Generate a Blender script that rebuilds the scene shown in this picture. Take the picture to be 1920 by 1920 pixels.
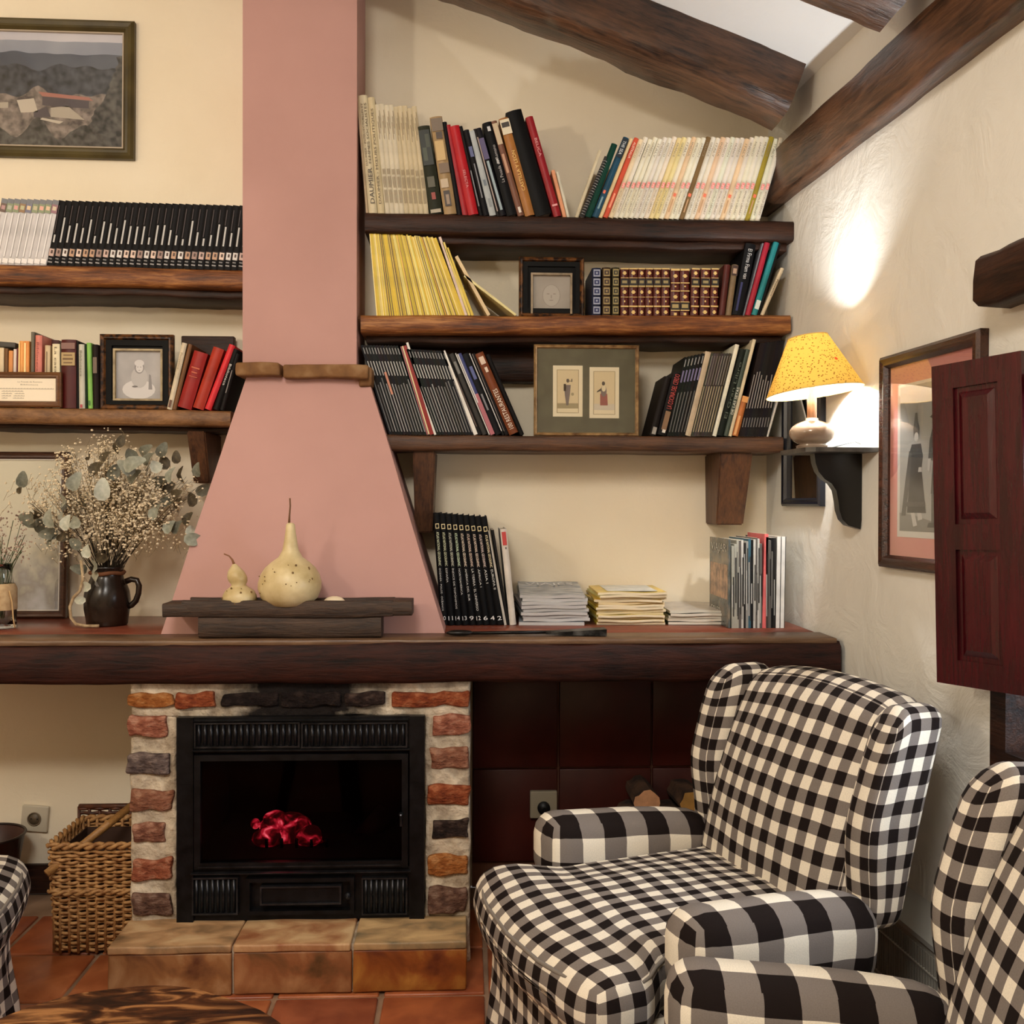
import bpy, bmesh, math, random
from mathutils import Vector, Matrix, noise
random.seed(7)
for o in list(bpy.data.objects): bpy.data.objects.remove(o)
scene = bpy.context.scene
COL = scene.collection
R = math.radians

# ------------------------------------------------------------------ camera
F = 1850.0; EYE = 1.222; YAW = math.atan(80/F); PITCH = math.atan(15/F); ROLL = 0.0025
cd = bpy.data.cameras.new('camera'); cam = bpy.data.objects.new('camera', cd); COL.objects.link(cam)
cd.sensor_width = 36; cd.lens = 36*F/1920; cd.clip_start = 0.05
cam.location = (0, 0, EYE)
cam.rotation_euler = (Matrix.Rotation(-YAW, 3, 'Z') @ Matrix.Rotation(R(90)-PITCH, 3, 'X') @ Matrix.Rotation(ROLL, 3, 'Z')).to_euler()
scene.camera = cam
CM = cam.rotation_euler.to_matrix()

# ------------------------------------------------------------------ light and exposure
scene.view_settings.view_transform = 'Standard'; scene.view_settings.look = 'None'
scene.view_settings.exposure = 0.28; scene.view_settings.gamma = 1.0
scene.view_settings.use_curve_mapping = False
w = bpy.data.worlds.new('world'); scene.world = w; w.use_nodes = True
w.node_tree.nodes['Background'].inputs[0].default_value = (1.0, 0.93, 0.84, 1)
w.node_tree.nodes['Background'].inputs[1].default_value = 0.10
def lamp(name, kind, loc, energy, col, size=0.1, aim=None, size_y=None):
    l = bpy.data.lights.new(name, kind); l.energy = energy; l.color = col
    o = bpy.data.objects.new(name, l); COL.objects.link(o); o.location = loc
    if kind == 'AREA':
        l.shape = 'RECTANGLE'; l.size = size; l.size_y = size_y or size
    else: l.shadow_soft_size = size
    if aim is not None: o.rotation_euler = (Vector(aim)-Vector(loc)).to_track_quat('-Z', 'Y').to_euler()
    return o
# shaded floor lamp of the room, standing out of the frame on the left
lamp('floor_lamp_light', 'POINT', (-1.9, 0.6, 2.05), 40, (1.0, 0.88, 0.72), 0.08)
# unseen overhead fill, added behind the camera for ambient light
lamp('overhead_fill_light', 'AREA', (-0.5, -0.3, 2.85), 44, (1.0, 0.95, 0.87), 0.7, (0.1, 2.6, 0.7))
# daylight through the window in the right wall
lamp('window_daylight', 'AREA', (1.42, 1.15, 1.30), 36, (0.78, 0.88, 1.0), 0.75, (-0.2, 1.3, 0.55), 0.85)

# ------------------------------------------------------------------ geometry of the view
def ray(px, py): return CM @ Vector(((px-960)/F, -(py-960)/F, -1.0))
C0 = Vector((0, 0, EYE))
def at(px, py, Y):
    d = ray(px, py); return C0 + d*(Y/d.y)
def atz(px, py, z):
    d = ray(px, py); return C0 + d*((z-EYE)/d.z)
D = 3.15
WA = R(4.3)
CORNER = at(1437, 950, D)
WT = Vector((math.sin(WA), -math.cos(WA), 0))     # along the right wall towards the camera
WN = Vector((-math.cos(WA), -math.sin(WA), 0))    # out of the right wall into the room
def onr(px, py, off=0.0):
    p0 = Vector((CORNER.x, CORNER.y, 0)) + WN*off
    d = ray(px, py); t = (p0-C0).dot(WN)/d.dot(WN); return C0 + d*t
def wall_sz(px, py, off=0.0):                      # (distance from the corner, height)
    p = onr(px, py, off); return ((p-Vector((CORNER.x, CORNER.y, 0))).dot(WT), p.z)
WM = Matrix(((WT.x, -WN.x, 0, CORNER.x), (WT.y, -WN.y, 0, CORNER.y), (0, 0, 1, 0), (0, 0, 0, 1)))  # local x along wall, -y into room, z up

# ------------------------------------------------------------------ materials
def s2l(c):
    c = c/255.0
    return c/12.92 if c <= 0.04045 else ((c+0.055)/1.055)**2.4
def lin(c): return (s2l(c[0]), s2l(c[1]), s2l(c[2]), 1.0)
MC = {}
def newmat(name):
    m = bpy.data.materials.new(name); m.use_nodes = True
    return m, m.node_tree, m.node_tree.nodes['Principled BSDF']
def N(nt, typ, **kw):
    n = nt.nodes.new(typ)
    for k, v in kw.items(): setattr(n, k, v)
    return n
def flat(c, rough=0.6, metal=0.0, emit=0.0, spec=0.5, coat=0.0):
    key = ('f', c, rough, metal, emit, spec, coat)
    if key in MC: return MC[key]
    m, nt, b = newmat('mat_flat')
    b.inputs['Base Color'].default_value = lin(c); b.inputs['Roughness'].default_value = rough
    b.inputs['Metallic'].default_value = metal; b.inputs['Specular IOR Level'].default_value = spec
    b.inputs['Coat Weight'].default_value = coat
    if emit: b.inputs['Emission Color'].default_value = lin(c); b.inputs['Emission Strength'].default_value = emit
    MC[key] = m; return m
def mottled(c1, c2, scale=8, rough=0.7, stretch=(1, 1, 1), bump=0.0, bscale=None, detail=5, lo=0.35, hi=0.65, c3=None, dist=0.0, spec=0.4, bdist=0.004, coords='Object', metal=0.0):
    key = ('m', c1, c2, scale, rough, stretch, bump, bscale, detail, lo, hi, c3, dist, spec, bdist, coords, metal)
    if key in MC: return MC[key]
    m, nt, b = newmat('mat_mottled'); L = nt.links.new
    tc = N(nt, 'ShaderNodeTexCoord'); mp = N(nt, 'ShaderNodeMapping'); mp.inputs['Scale'].default_value = stretch
    L(tc.outputs[coords], mp.inputs[0])
    nz = N(nt, 'ShaderNodeTexNoise'); nz.inputs['Scale'].default_value = scale; nz.inputs['Detail'].default_value = detail
    nz.inputs['Distortion'].default_value = dist
    L(mp.outputs[0], nz.inputs[0])
    rp = N(nt, 'ShaderNodeValToRGB'); e = rp.color_ramp.elements
    e[0].position = lo; e[0].color = lin(c1); e[1].position = hi; e[1].color = lin(c2)
    if c3: x = e.new((lo+hi)/2); x.color = lin(c3)
    L(nz.outputs[0], rp.inputs[0]); L(rp.outputs[0], b.inputs['Base Color'])
    b.inputs['Roughness'].default_value = rough; b.inputs['Specular IOR Level'].default_value = spec
    b.inputs['Metallic'].default_value = metal
    if bump:
        n2 = N(nt, 'ShaderNodeTexNoise'); n2.inputs['Scale'].default_value = bscale or scale*3; n2.inputs['Detail'].default_value = 6
        L(mp.outputs[0], n2.inputs[0])
        bp = N(nt, 'ShaderNodeBump'); bp.inputs['Strength'].default_value = bump; bp.inputs['Distance'].default_value = bdist
        L(n2.outputs[0], bp.inputs['Height']); L(bp.outputs[0], b.inputs['Normal'])
    MC[key] = m; return m
def plaster(c1, c2, bump=0.25):
    m, nt, b = newmat('mat_plaster'); L = nt.links.new
    tc = N(nt, 'ShaderNodeTexCoord')
    n1 = N(nt, 'ShaderNodeTexNoise'); n1.inputs['Scale'].default_value = 2.2; n1.inputs['Detail'].default_value = 4
    rp = N(nt, 'ShaderNodeValToRGB'); e = rp.color_ramp.elements
    e[0].position = .3; e[0].color = lin(c1); e[1].position = .7; e[1].color = lin(c2)
    L(tc.outputs['Object'], n1.inputs[0]); L(n1.outputs[0], rp.inputs[0]); L(rp.outputs[0], b.inputs['Base Color'])
    n2 = N(nt, 'ShaderNodeTexNoise'); n2.inputs['Scale'].default_value = 7; n2.inputs['Detail'].default_value = 7; n2.inputs['Roughness'].default_value = .62; n2.inputs['Distortion'].default_value = .8
    L(tc.outputs['Object'], n2.inputs[0])
    bp = N(nt, 'ShaderNodeBump'); bp.inputs['Strength'].default_value = bump; bp.inputs['Distance'].default_value = 0.016
    L(n2.outputs[0], bp.inputs['Height']); L(bp.outputs[0], b.inputs['Normal'])
    b.inputs['Roughness'].default_value = 0.75; b.inputs['Specular IOR Level'].default_value = 0.25
    return m
def wood(c1, c2, rough=0.45, scale=3.0, stretch=(1.2, 14, 14), bump=0.35, c3=None, spec=0.5):
    key = ('w', c1, c2, rough, scale, stretch, bump, c3, spec)
    if key in MC: return MC[key]
    m, nt, b = newmat('mat_wood'); L = nt.links.new
    tc = N(nt, 'ShaderNodeTexCoord'); mp = N(nt, 'ShaderNodeMapping'); mp.inputs['Scale'].default_value = stretch; L(tc.outputs['Object'], mp.inputs[0])
    n1 = N(nt, 'ShaderNodeTexNoise'); n1.inputs['Scale'].default_value = scale; n1.inputs['Detail'].default_value = 5; n1.inputs['Distortion'].default_value = .9; L(mp.outputs[0], n1.inputs[0])
    n2 = N(nt, 'ShaderNodeTexNoise'); n2.inputs['Scale'].default_value = scale*5; n2.inputs['Detail'].default_value = 6; n2.inputs['Roughness'].default_value = .65; n2.inputs['Distortion'].default_value = .5; L(mp.outputs[0], n2.inputs[0])
    n3 = N(nt, 'ShaderNodeTexNoise'); n3.inputs['Scale'].default_value = 5.5; n3.inputs['Detail'].default_value = 6; L(tc.outputs['Object'], n3.inputs[0])
    a1 = N(nt, 'ShaderNodeMath', operation='MULTIPLY_ADD'); a1.inputs[1].default_value = .45; L(n1.outputs[0], a1.inputs[0])
    a2 = N(nt, 'ShaderNodeMath', operation='MULTIPLY_ADD'); a2.inputs[1].default_value = .55; L(n2.outputs[0], a2.inputs[0]); 
    a3 = N(nt, 'ShaderNodeMath', operation='MULTIPLY'); a3.inputs[1].default_value = .3; L(n3.outputs[0], a3.inputs[0])
    L(a3.outputs[0], a2.inputs[2]); L(a2.outputs[0], a1.inputs[2])
    rp = N(nt, 'ShaderNodeValToRGB'); e = rp.color_ramp.elements
    e[0].position = .50; e[0].color = lin(c1); e[1].position = .82; e[1].color = lin(c2)
    if c3: x = e.new(.66); x.color = lin(c3)
    L(a1.outputs[0], rp.inputs[0]); L(rp.outputs[0], b.inputs['Base Color'])
    b.inputs['Roughness'].default_value = rough; b.inputs['Specular IOR Level'].default_value = spec
    bp = N(nt, 'ShaderNodeBump'); bp.inputs['Strength'].default_value = bump; bp.inputs['Distance'].default_value = .006
    L(a1.outputs[0], bp.inputs['Height']); L(bp.outputs[0], b.inputs['Normal'])
    MC[key] = m; return m
def gingham(square):
    key = ('g', square)
    if key in MC: return MC[key]
    m, nt, b = newmat('mat_gingham'); L = nt.links.new
    uv = N(nt, 'ShaderNodeUVMap'); uv.uv_map = 'UVMap'
    sx = N(nt, 'ShaderNodeSeparateXYZ')
    nz = N(nt, 'ShaderNodeTexNoise'); nz.inputs['Scale'].default_value = 9; nz.inputs['Detail'].default_value = 1
    L(uv.outputs[0], nz.inputs[0])
    vs = N(nt, 'ShaderNodeVectorMath', operation='SCALE'); vs.inputs['Scale'].default_value = 0.010
    L(nz.outputs['Color'], vs.inputs[0])
    va = N(nt, 'ShaderNodeVectorMath', operation='ADD'); L(uv.outputs[0], va.inputs[0]); L(vs.outputs[0], va.inputs[1])
    L(va.outputs[0], sx.inputs[0])
    st = []
    for ax in (0, 1):
        d = N(nt, 'ShaderNodeMath', operation='DIVIDE'); d.inputs[1].default_value = square*2
        L(sx.outputs[ax], d.inputs[0])
        fr = N(nt, 'ShaderNodeMath', operation='FRACT'); L(d.outputs[0], fr.inputs[0])
        g = N(nt, 'ShaderNodeMath', operation='GREATER_THAN'); g.inputs[1].default_value = .5; L(fr.outputs[0], g.inputs[0]); st.append(g)
    a = N(nt, 'ShaderNodeMath', operation='ADD'); L(st[0].outputs[0], a.inputs[0]); L(st[1].outputs[0], a.inputs[1])
    h = N(nt, 'ShaderNodeMath', operation='MULTIPLY'); h.inputs[1].default_value = .5; L(a.outputs[0], h.inputs[0])
    rp = N(nt, 'ShaderNodeValToRGB'); rp.color_ramp.interpolation = 'CONSTANT'; e = rp.color_ramp.elements
    e[0].position = 0; e[0].color = lin((232, 222, 204)); e[1].position = .3; e[1].color = lin((122, 113, 107))
    x = e.new(.8); x.color = lin((26, 18, 16))
    L(h.outputs[0], rp.inputs[0])
    wv = N(nt, 'ShaderNodeTexNoise'); wv.inputs['Scale'].default_value = 420; wv.inputs['Detail'].default_value = 2
    L(uv.outputs[0], wv.inputs[0])
    mx = N(nt, 'ShaderNodeMixRGB', blend_type='MULTIPLY'); mx.inputs[0].default_value = .35
    L(rp.outputs[0], mx.inputs[1]); L(wv.outputs['Fac'], mx.inputs[2])
    br = N(nt, 'ShaderNodeMixRGB', blend_type='MULTIPLY'); br.inputs[0].default_value = 1; br.inputs[2].default_value = (1.2, 1.2, 1.2, 1)
    L(mx.outputs[0], br.inputs[1]); L(br.outputs[0], b.inputs['Base Color'])
    bp = N(nt, 'ShaderNodeBump'); bp.inputs['Strength'].default_value = .25; bp.inputs['Distance'].default_value = .001
    L(wv.outputs['Fac'], bp.inputs['Height']); L(bp.outputs[0], b.inputs['Normal'])
    b.inputs['Roughness'].default_value = .9; b.inputs['Specular IOR Level'].default_value = .15
    MC[key] = m; return m
def glassmat(rough=0.02, tint=(1, 1, 1, 1), refl=0.10):
    key = ('gl', rough, tint, refl)
    if key in MC: return MC[key]
    m = bpy.data.materials.new('mat_glass'); m.use_nodes = True; nt = m.node_tree; nt.nodes.clear(); L = nt.links.new
    out = N(nt, 'ShaderNodeOutputMaterial'); tr = N(nt, 'ShaderNodeBsdfTransparent'); tr.inputs[0].default_value = tint
    gl = N(nt, 'ShaderNodeBsdfGlossy'); gl.inputs['Roughness'].default_value = rough
    fr = N(nt, 'ShaderNodeLayerWeight'); fr.inputs[0].default_value = 0.5
    pw = N(nt, 'ShaderNodeMath', operation='POWER'); pw.inputs[1].default_value = 5; L(fr.outputs['Facing'], pw.inputs[0])
    ad = N(nt, 'ShaderNodeMath', operation='ADD'); ad.inputs[1].default_value = refl; ad.use_clamp = True
    L(pw.outputs[0], ad.inputs[0])
    mx = N(nt, 'ShaderNodeMixShader'); L(ad.outputs[0], mx.inputs[0]); L(tr.outputs[0], mx.inputs[1]); L(gl.outputs[0], mx.inputs[2])
    L(mx.outputs[0], out.inputs[0]); MC[key] = m; return m

# ------------------------------------------------------------------ mesh helpers
def tag(o, label=None, cat=None, group=None, kind=None):
    if label: o['label'] = label
    if cat: o['category'] = cat
    if group: o['group'] = group
    if kind: o['kind'] = kind
    return o
def empty(name, loc=(0, 0, 0), rot=None, label=None, cat=None, group=None):
    o = bpy.data.objects.new(name, None); COL.objects.link(o); o.location = loc; o.empty_display_size = .05
    if rot is not None: o.rotation_euler = rot
    return tag(o, label, cat, group)
class G:
    def __init__(s): s.v = []; s.f = []; s.m = []
    def add(s, v, f, mi=0):
        n = len(s.v); s.v += [tuple(p) for p in v]; s.f += [tuple(i+n for i in q) for q in f]; s.m += [mi]*len(f); return s
    def box(s, x0, x1, y0, y1, z0, z1, mi=0):
        return s.add([(x0,y0,z0),(x1,y0,z0),(x1,y1,z0),(x0,y1,z0),(x0,y0,z1),(x1,y0,z1),(x1,y1,z1),(x0,y1,z1)],
                     [(0,3,2,1),(4,5,6,7),(0,1,5,4),(1,2,6,5),(2,3,7,6),(3,0,4,7)], mi)
    def tube(s, pts, r, n=8, mi=0, cap=True, closed=False):
        pts = [Vector(p) for p in pts]; base = []; k = len(pts)
        rr = r if isinstance(r, (list, tuple)) else [r]*k
        prev = None; v = []; f = []
        for i, p in enumerate(pts):
            if closed: d = pts[(i+1) % k]-pts[i-1]
            else: d = pts[min(i+1, k-1)]-pts[max(i-1, 0)]
            d = d.normalized() if d.length > 1e-9 else Vector((0, 0, 1))
            if prev is None:
                a = d.cross(Vector((0, 0, 1)))
                if a.length < .1: a = d.cross(Vector((1, 0, 0)))
            else: a = prev - d*prev.dot(d)
            a.normalize(); prev = a; bb = d.cross(a)
            for j in range(n):
                t = 2*math.pi*j/n; v.append(p + (a*math.cos(t)+bb*math.sin(t))*rr[i])
        for i in range(k if closed else k-1):
            for j in range(n):
                i2 = (i+1) % k
                f.append((i*n+j, i*n+(j+1) % n, i2*n+(j+1) % n, i2*n+j))
        if cap and not closed: f.append(tuple(range(n-1, -1, -1))); f.append(tuple((k-1)*n+j for j in range(n)))
        return s.add(v, f, mi)
    def lathe(s, prof, n=32, mi=0, c=(0, 0, 0), capb=True, capt=True):
        v = []; f = []; k = len(prof)
        for (r, z) in prof:
            for j in range(n):
                t = 2*math.pi*j/n; v.append((c[0]+r*math.cos(t), c[1]+r*math.sin(t), c[2]+z))
        for i in range(k-1):
            for j in range(n): f.append((i*n+j, i*n+(j+1) % n, (i+1)*n+(j+1) % n, (i+1)*n+j))
        if capb: f.append(tuple(range(n-1, -1, -1)))
        if capt: f.append(tuple((k-1)*n+j for j in range(n)))
        return s.add(v, f, mi)
    def prism(s, poly, y0, y1, mi=0):             # polygon in xz, extruded along y
        k = len(poly); v = [(x, y0, z) for x, z in poly]+[(x, y1, z) for x, z in poly]
        f = [tuple(range(k)), tuple(range(2*k-1, k-1, -1))]+[(i+k, (i+1) % k+k, (i+1) % k, i) for i in range(k)]
        return s.add(v, f, mi)
    def poly(s, pts, mi=0): return s.add(pts, [tuple(range(len(pts)))], mi)
    def sphere(s, c, r, n=10, m=6, mi=0):
        rr = r if isinstance(r, (tuple, list)) else (r, r, r); v = []; f = []
        for i in range(m+1):
            a = math.pi*i/m
            for j in range(n):
                t = 2*math.pi*j/n; v.append((c[0]+rr[0]*math.sin(a)*math.cos(t), c[1]+rr[1]*math.sin(a)*math.sin(t), c[2]-rr[2]*math.cos(a)))
        for i in range(m):
            for j in range(n): f.append((i*n+j, i*n+(j+1) % n, (i+1)*n+(j+1) % n, (i+1)*n+j))
        return s.add(v, f, mi)
    def mesh(s, name, mats, smooth=False, fix=False):
        me = bpy.data.meshes.new(name); me.from_pydata(s.v, [], s.f)
        for m in (mats if isinstance(mats, (list, tuple)) else [mats]): me.materials.append(m)
        me.polygons.foreach_set('material_index', s.m)
        if smooth: me.polygons.foreach_set('use_smooth', [True]*len(me.polygons))
        if fix:
            bm = bmesh.new(); bm.from_mesh(me); bmesh.ops.remove_doubles(bm, verts=bm.verts, dist=1e-5)
            bmesh.ops.recalc_face_normals(bm, faces=bm.faces); bm.to_mesh(me); bm.free()
        me.update(); return me
    def build(s, name, mats, parent=None, smooth=False, loc=None, rot=None, fix=True):
        return put(name, s.mesh(name, mats, smooth, fix), parent, loc, rot)
def put(name, me, parent=None, loc=None, rot=None, mw=None):
    o = bpy.data.objects.new(name, me); COL.objects.link(o)
    if parent is not None: o.parent = parent
    if loc is not None: o.location = loc
    if rot is not None: o.rotation_euler = rot
    if mw is not None: o.matrix_local = mw
    return o
def autosmooth(o, ang=40):
    me = o.data
    me.polygons.foreach_set('use_smooth', [True]*len(me.polygons))
    try: me.set_sharp_from_angle(angle=R(ang))
    except Exception: pass
    return o
UO = (.012, .021, .006)
def rbox(h, r, n=(6, 6, 6), deform=None, uv=True, rim=2):
    """rounded box; box-projected uv in metres of the undeformed box"""
    bm = bmesh.new(); ul = bm.loops.layers.uv.new('UVMap')
    def ticks(hh, k):
        inner = hh-r; c = [-hh+r*(1-math.cos(math.pi/2*i/rim)) if False else -hh+r*i/rim for i in range(rim)]
        mid = [-inner+2*inner*i/k for i in range(k+1)]
        return c+mid+[-q for q in reversed(c)]
    T = [ticks(h[i], n[i]) for i in range(3)]
    for ax in range(3):
        a, b = [(1, 2), (2, 0), (0, 1)][ax]
        for sg in (-1, 1):
            grid = []
            for ta in T[a]:
                row = []
                for tb in T[b]:
                    p = [0, 0, 0]; p[ax] = sg*h[ax]; p[a] = ta; p[b] = tb
                    q = [max(-(h[i]-r), min(h[i]-r, p[i])) for i in range(3)]
                    d = Vector(p)-Vector(q)
                    pp = Vector(q)+(d.normalized()*r if d.length > 1e-9 else d)
                    und = pp.copy()
                    vtx = bm.verts.new(deform(pp.copy()) if deform else pp)
                    row.append((vtx, (ta, tb) if ax != 1 else (ta, tb)))
                grid.append(row)
            for i in range(len(grid)-1):
                for j in range(len(grid[0])-1):
                    q = [grid[i][j], grid[i+1][j], grid[i+1][j+1], grid[i][j+1]]
                    if sg < 0: q = q[::-1]
                    fc = bm.faces.new([x[0] for x in q]); fc.smooth = True
                    for lp, x in zip(fc.loops, q): lp[ul].uv = (x[1][0]+UO[a], x[1][1]+UO[b])
    bmesh.ops.remove_doubles(bm, verts=bm.verts, dist=1e-5)
    bmesh.ops.recalc_face_normals(bm, faces=bm.faces)
    return bm
def rpart(name, h, r, n, mat, parent=None, deform=None, loc=None, rot=None):
    bm = rbox(h, r, n, deform); me = bpy.data.meshes.new(name); bm.to_mesh(me); bm.free(); me.materials.append(mat)
    return put(name, me, parent, loc, rot)
def timber(name, p0, p1, wdt, hgt, mat, parent=None, jit=0.004, seg=24, seed=0, up=Vector((0, 0, 1)), bev=0.12, sag=None):
    """rough-hewn timber from p0 to p1 (centre line); local x along its length"""
    p0 = Vector(p0); p1 = Vector(p1); L = (p1-p0).length; ex = (p1-p0).normalized()
    ey = up.cross(ex).normalized(); ez = ex.cross(ey)
    hw, hh = wdt/2, hgt/2; b = min(hw, hh)*bev*2
    prof = [(-hw+b, -hh), (0, -hh), (hw-b, -hh), (hw, -hh+b), (hw, 0), (hw, hh-b), (hw-b, hh), (0, hh), (-hw+b, hh), (-hw, hh-b), (-hw, 0), (-hw, -hh+b)]
    g = G(); v = []; f = []; k = len(prof)
    for i in range(seg+1):
        x = L*i/seg
        for j, (y, z) in enumerate(prof):
            nv = noise.noise_vector(Vector((x*5+seed*7.1, y*6+seed, z*6)))
            n2 = noise.noise_vector(Vector((x*22+seed, y*20, z*20+seed)))
            dy = nv.y*jit*1.6+n2.y*jit*.5; dz = nv.z*jit*1.6+n2.z*jit*.5
            if sag: dz += sag(x/L)
            v.append((x, y+dy, z+dz))
    for i in range(seg):
        for j in range(k): f.append((i*k+j, i*k+(j+1) % k, (i+1)*k+(j+1) % k, (i+1)*k+j))
    f.append(tuple(range(k-1, -1, -1))); f.append(tuple(seg*k+j for j in range(k)))
    g.add(v, f); me = g.mesh(name, mat, False, True)
    o = put(name, me)
    M = Matrix(((ex.x, ey.x, ez.x, p0.x), (ex.y, ey.y, ez.y, p0.y), (ex.z, ey.z, ez.z, p0.z), (0, 0, 0, 1)))
    if parent is not None:
        o.parent = parent; bpy.context.view_layer.update(); o.matrix_local = parent.matrix_world.inverted() @ M
    else: o.matrix_world = M
    autosmooth(o, 50); return o
# ------------------------------------------------------------------ lettering
TX = {}
def prep_text(strings):
    obs = []
    for s in dict.fromkeys(strings):
        cu = bpy.data.curves.new('lettering', 'FONT'); cu.body = s; cu.size = 1; cu.resolution_u = 2
        cu.align_x = 'CENTER'; cu.align_y = 'CENTER'
        o = bpy.data.objects.new('tmp', cu); COL.objects.link(o); obs.append((s, o, cu))
    bpy.context.view_layer.update(); dg = bpy.context.evaluated_depsgraph_get()
    for s, o, cu in obs:
        me = bpy.data.meshes.new_from_object(o.evaluated_get(dg))
        xs = [v.co.x for v in me.vertices] or [0, 1]; ys = [v.co.y for v in me.vertices] or [0, 1]
        cx = (max(xs)+min(xs))/2; cy = (max(ys)+min(ys))/2
        for v in me.vertices: v.co.x -= cx; v.co.y -= cy
        TX[s] = (me, max(xs)-min(xs), max(ys)-min(ys))
    for s, o, cu in obs: bpy.data.objects.remove(o); bpy.data.curves.remove(cu)
def letter(s, pos, length, height, col, parent, mode='ttb', mesh_cache={}):
    """flat lettering facing local -y at pos; length along the line, height of the letters"""
    me, lw, lh = TX[s]; key = (s, col)
    if key not in mesh_cache:
        m2 = me.copy(); m2.materials.clear(); m2.materials.append(flat(col, .5)); mesh_cache[key] = m2
    sx = length/lw; sy = height/lh
    ax, ay = {'ttb': (Vector((0, 0, -1)), Vector((1, 0, 0))), 'btt': (Vector((0, 0, 1)), Vector((-1, 0, 0))), 'h': (Vector((1, 0, 0)), Vector((0, 0, 1)))}[mode]
    az = ax.cross(ay); p = Vector(pos)
    M = Matrix(((ax.x*sx, ay.x*sy, az.x, p.x), (ax.y*sx, ay.y*sy, az.y, p.y), (ax.z*sx, ay.z*sy, az.z, p.z), (0, 0, 0, 1)))
    return put('lettering', mesh_cache[key], parent, mw=M)
ATLAS = [('OCEANÍA · POLOS · OCÉANOS', '10'), ('ESPAÑA', '11'), ('ÍNDICE DE TOPÓNIMOS', '14'), ('NORTEAMÉRICA', '13'), ('AMÉRICA DEL SUR', '9'),
         ('LA TIERRA · EL UNIVERSO', '12'), ('ÁFRICA I', '6'), ('ASIA I', '4'), ('EUROPA II', '2')]
prep_text(['DAUMIER - INTELLECTUELLES ET', 'FEMMES SOCIALISTES', 'DAUMIER - MŒURS POLITIQUES', 'ATLAS NATIONAL GEOGRAPHIC', 'THE SEA', 'AUSTRALIA', 'LIFE', 'WORLD LIBRARY',
           '100 RESTAURANTES', 'LA COCINA DEL CERDO', 'DE LAS SETAS', 'CASTILLA Y LEÓN', 'El Gran Libro', 'VIAJES', 'VIAJAR', 'GOLFO', 'SELECTA', 'DAUMIER', 'BELICA',
           'El Firma Fiam van', 'La Posada de Romano', 'Biblioteca', 'MEXICO', 'JAPAN', 'FRANCE', 'GREECE', 'ITALY', 'INDIA', 'Provence', 'La casa', 'para', 'Horario', 'E']
          + [a for a, b in ATLAS] + [b for a, b in ATLAS])
# ================================================================== the setting
M_wall = plaster((236, 222, 196), (243, 231, 208), .20)
M_rwall = plaster((224, 220, 210), (236, 232, 222), .5)
M_ceil = plaster((236, 236, 234), (243, 243, 241), .25)
M_pink = mottled((184, 142, 134), (193, 150, 142), 3, .72, (1, 1, 1), .12, 22, 4, .3, .7, spec=.25)
M_dark = wood((16, 7, 5), (62, 34, 19), .5, 3.0, (1.0, 10, 10), .5, spec=.3)
M_beam = wood((24, 12, 7), (112, 76, 52), .34, 2.6, (1.0, 8, 8), .8, spec=.6)
M_mid = wood((52, 24, 10), (176, 120, 66), .45, 2.6, (1.0, 11, 11), .5, (116, 66, 30), spec=.35)
M_mant = wood((9, 3, 3), (62, 27, 17), .62, 2.6, (1.0, 8, 8), .8, spec=.25)
M_board = wood((96, 46, 34), (140, 76, 56), .28, 2.4, (1.0, 9, 9), .12)
RX0, RY0 = -2.6, -1.2
g = G(); g.box(RX0, CORNER.x+.25, D, D+.25, 0, 4.1)
wall_back = tag(g.build('wall_back', M_wall), 'cream plastered wall behind the fireplace and shelves', kind='structure')
# right wall with window opening, in wall coordinates
s_w0 = wall_sz(1893, 1100)[0]; s_w1 = s_w0+.75
z_w0 = wall_sz(1880, 1420)[1]; z_w1 = wall_sz(1893, 740)[1]
g = G(); g.box(-.02, s_w0, 0, .25, 0, 2.75).box(s_w0, s_w1, 0, .25, 0, z_w0).box(s_w0, s_w1, 0, .25, z_w1, 2.75).box(s_w1, 4.2, 0, .25, 0, 2.75)
wall_right = put('wall_right', g.mesh('wall_right', M_rwall, False, True), mw=WM); tag(wall_right, 'white plastered right wall with window', kind='structure')
g = G(); g.box(RX0-.2, RX0, RY0, D+.25, 0, 4.1)
tag(g.build('wall_left', M_wall), 'cream plastered left wall of the room', kind='structure')
g = G(); g.box(RX0-.2, CORNER.x+.9, RY0-.2, RY0, 0, 4.1)
tag(g.build('wall_front', M_wall), 'cream plastered wall behind the viewer', kind='structure')
g = G(); g.box(RX0, CORNER.x+.6, RY0, D, -.12, -.006)
floor = tag(g.build('floor', mottled((120, 92, 70), (150, 120, 96), 9, .8)), 'terracotta tiled floor', kind='structure')
# floor tiles as pieces
FT = [mottled(a, b, 10, .34, (1, 1, 1), .2, 24, 8, .32, .68, None, .5) for a, b in (((150, 78, 44), (192, 118, 74)), ((132, 66, 40), (178, 100, 60)), ((168, 96, 58), (200, 136, 92)), ((120, 58, 38), (164, 92, 62)))]
pt = .262; org = atz(515, 1871, 0)
tmesh = []
for m in FT:
    bm = rbox((pt/2-.006, pt/2-.006, .012), .005, (2, 2, 1), rim=1); me = bpy.data.meshes.new('tile'); bm.to_mesh(me); bm.free(); me.materials.append(m); tmesh.append(me)
for i in range(-8, 5):
    for j in range(-7, 4):
        x = org.x+(i+.5)*pt; y = org.y+(j+.5)*pt
        if x < RX0+.2 or x > CORNER.x+.28-(y-2)*.07 or y > D-.1: continue
        o = put('tile', random.choice(tmesh), floor, (x, y, -.012+random.uniform(-.0012, .0008))); o.rotation_euler = (0, 0, random.choice((0, 1, 2, 3))*R(90)+R(random.uniform(-.4, .4)))
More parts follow.
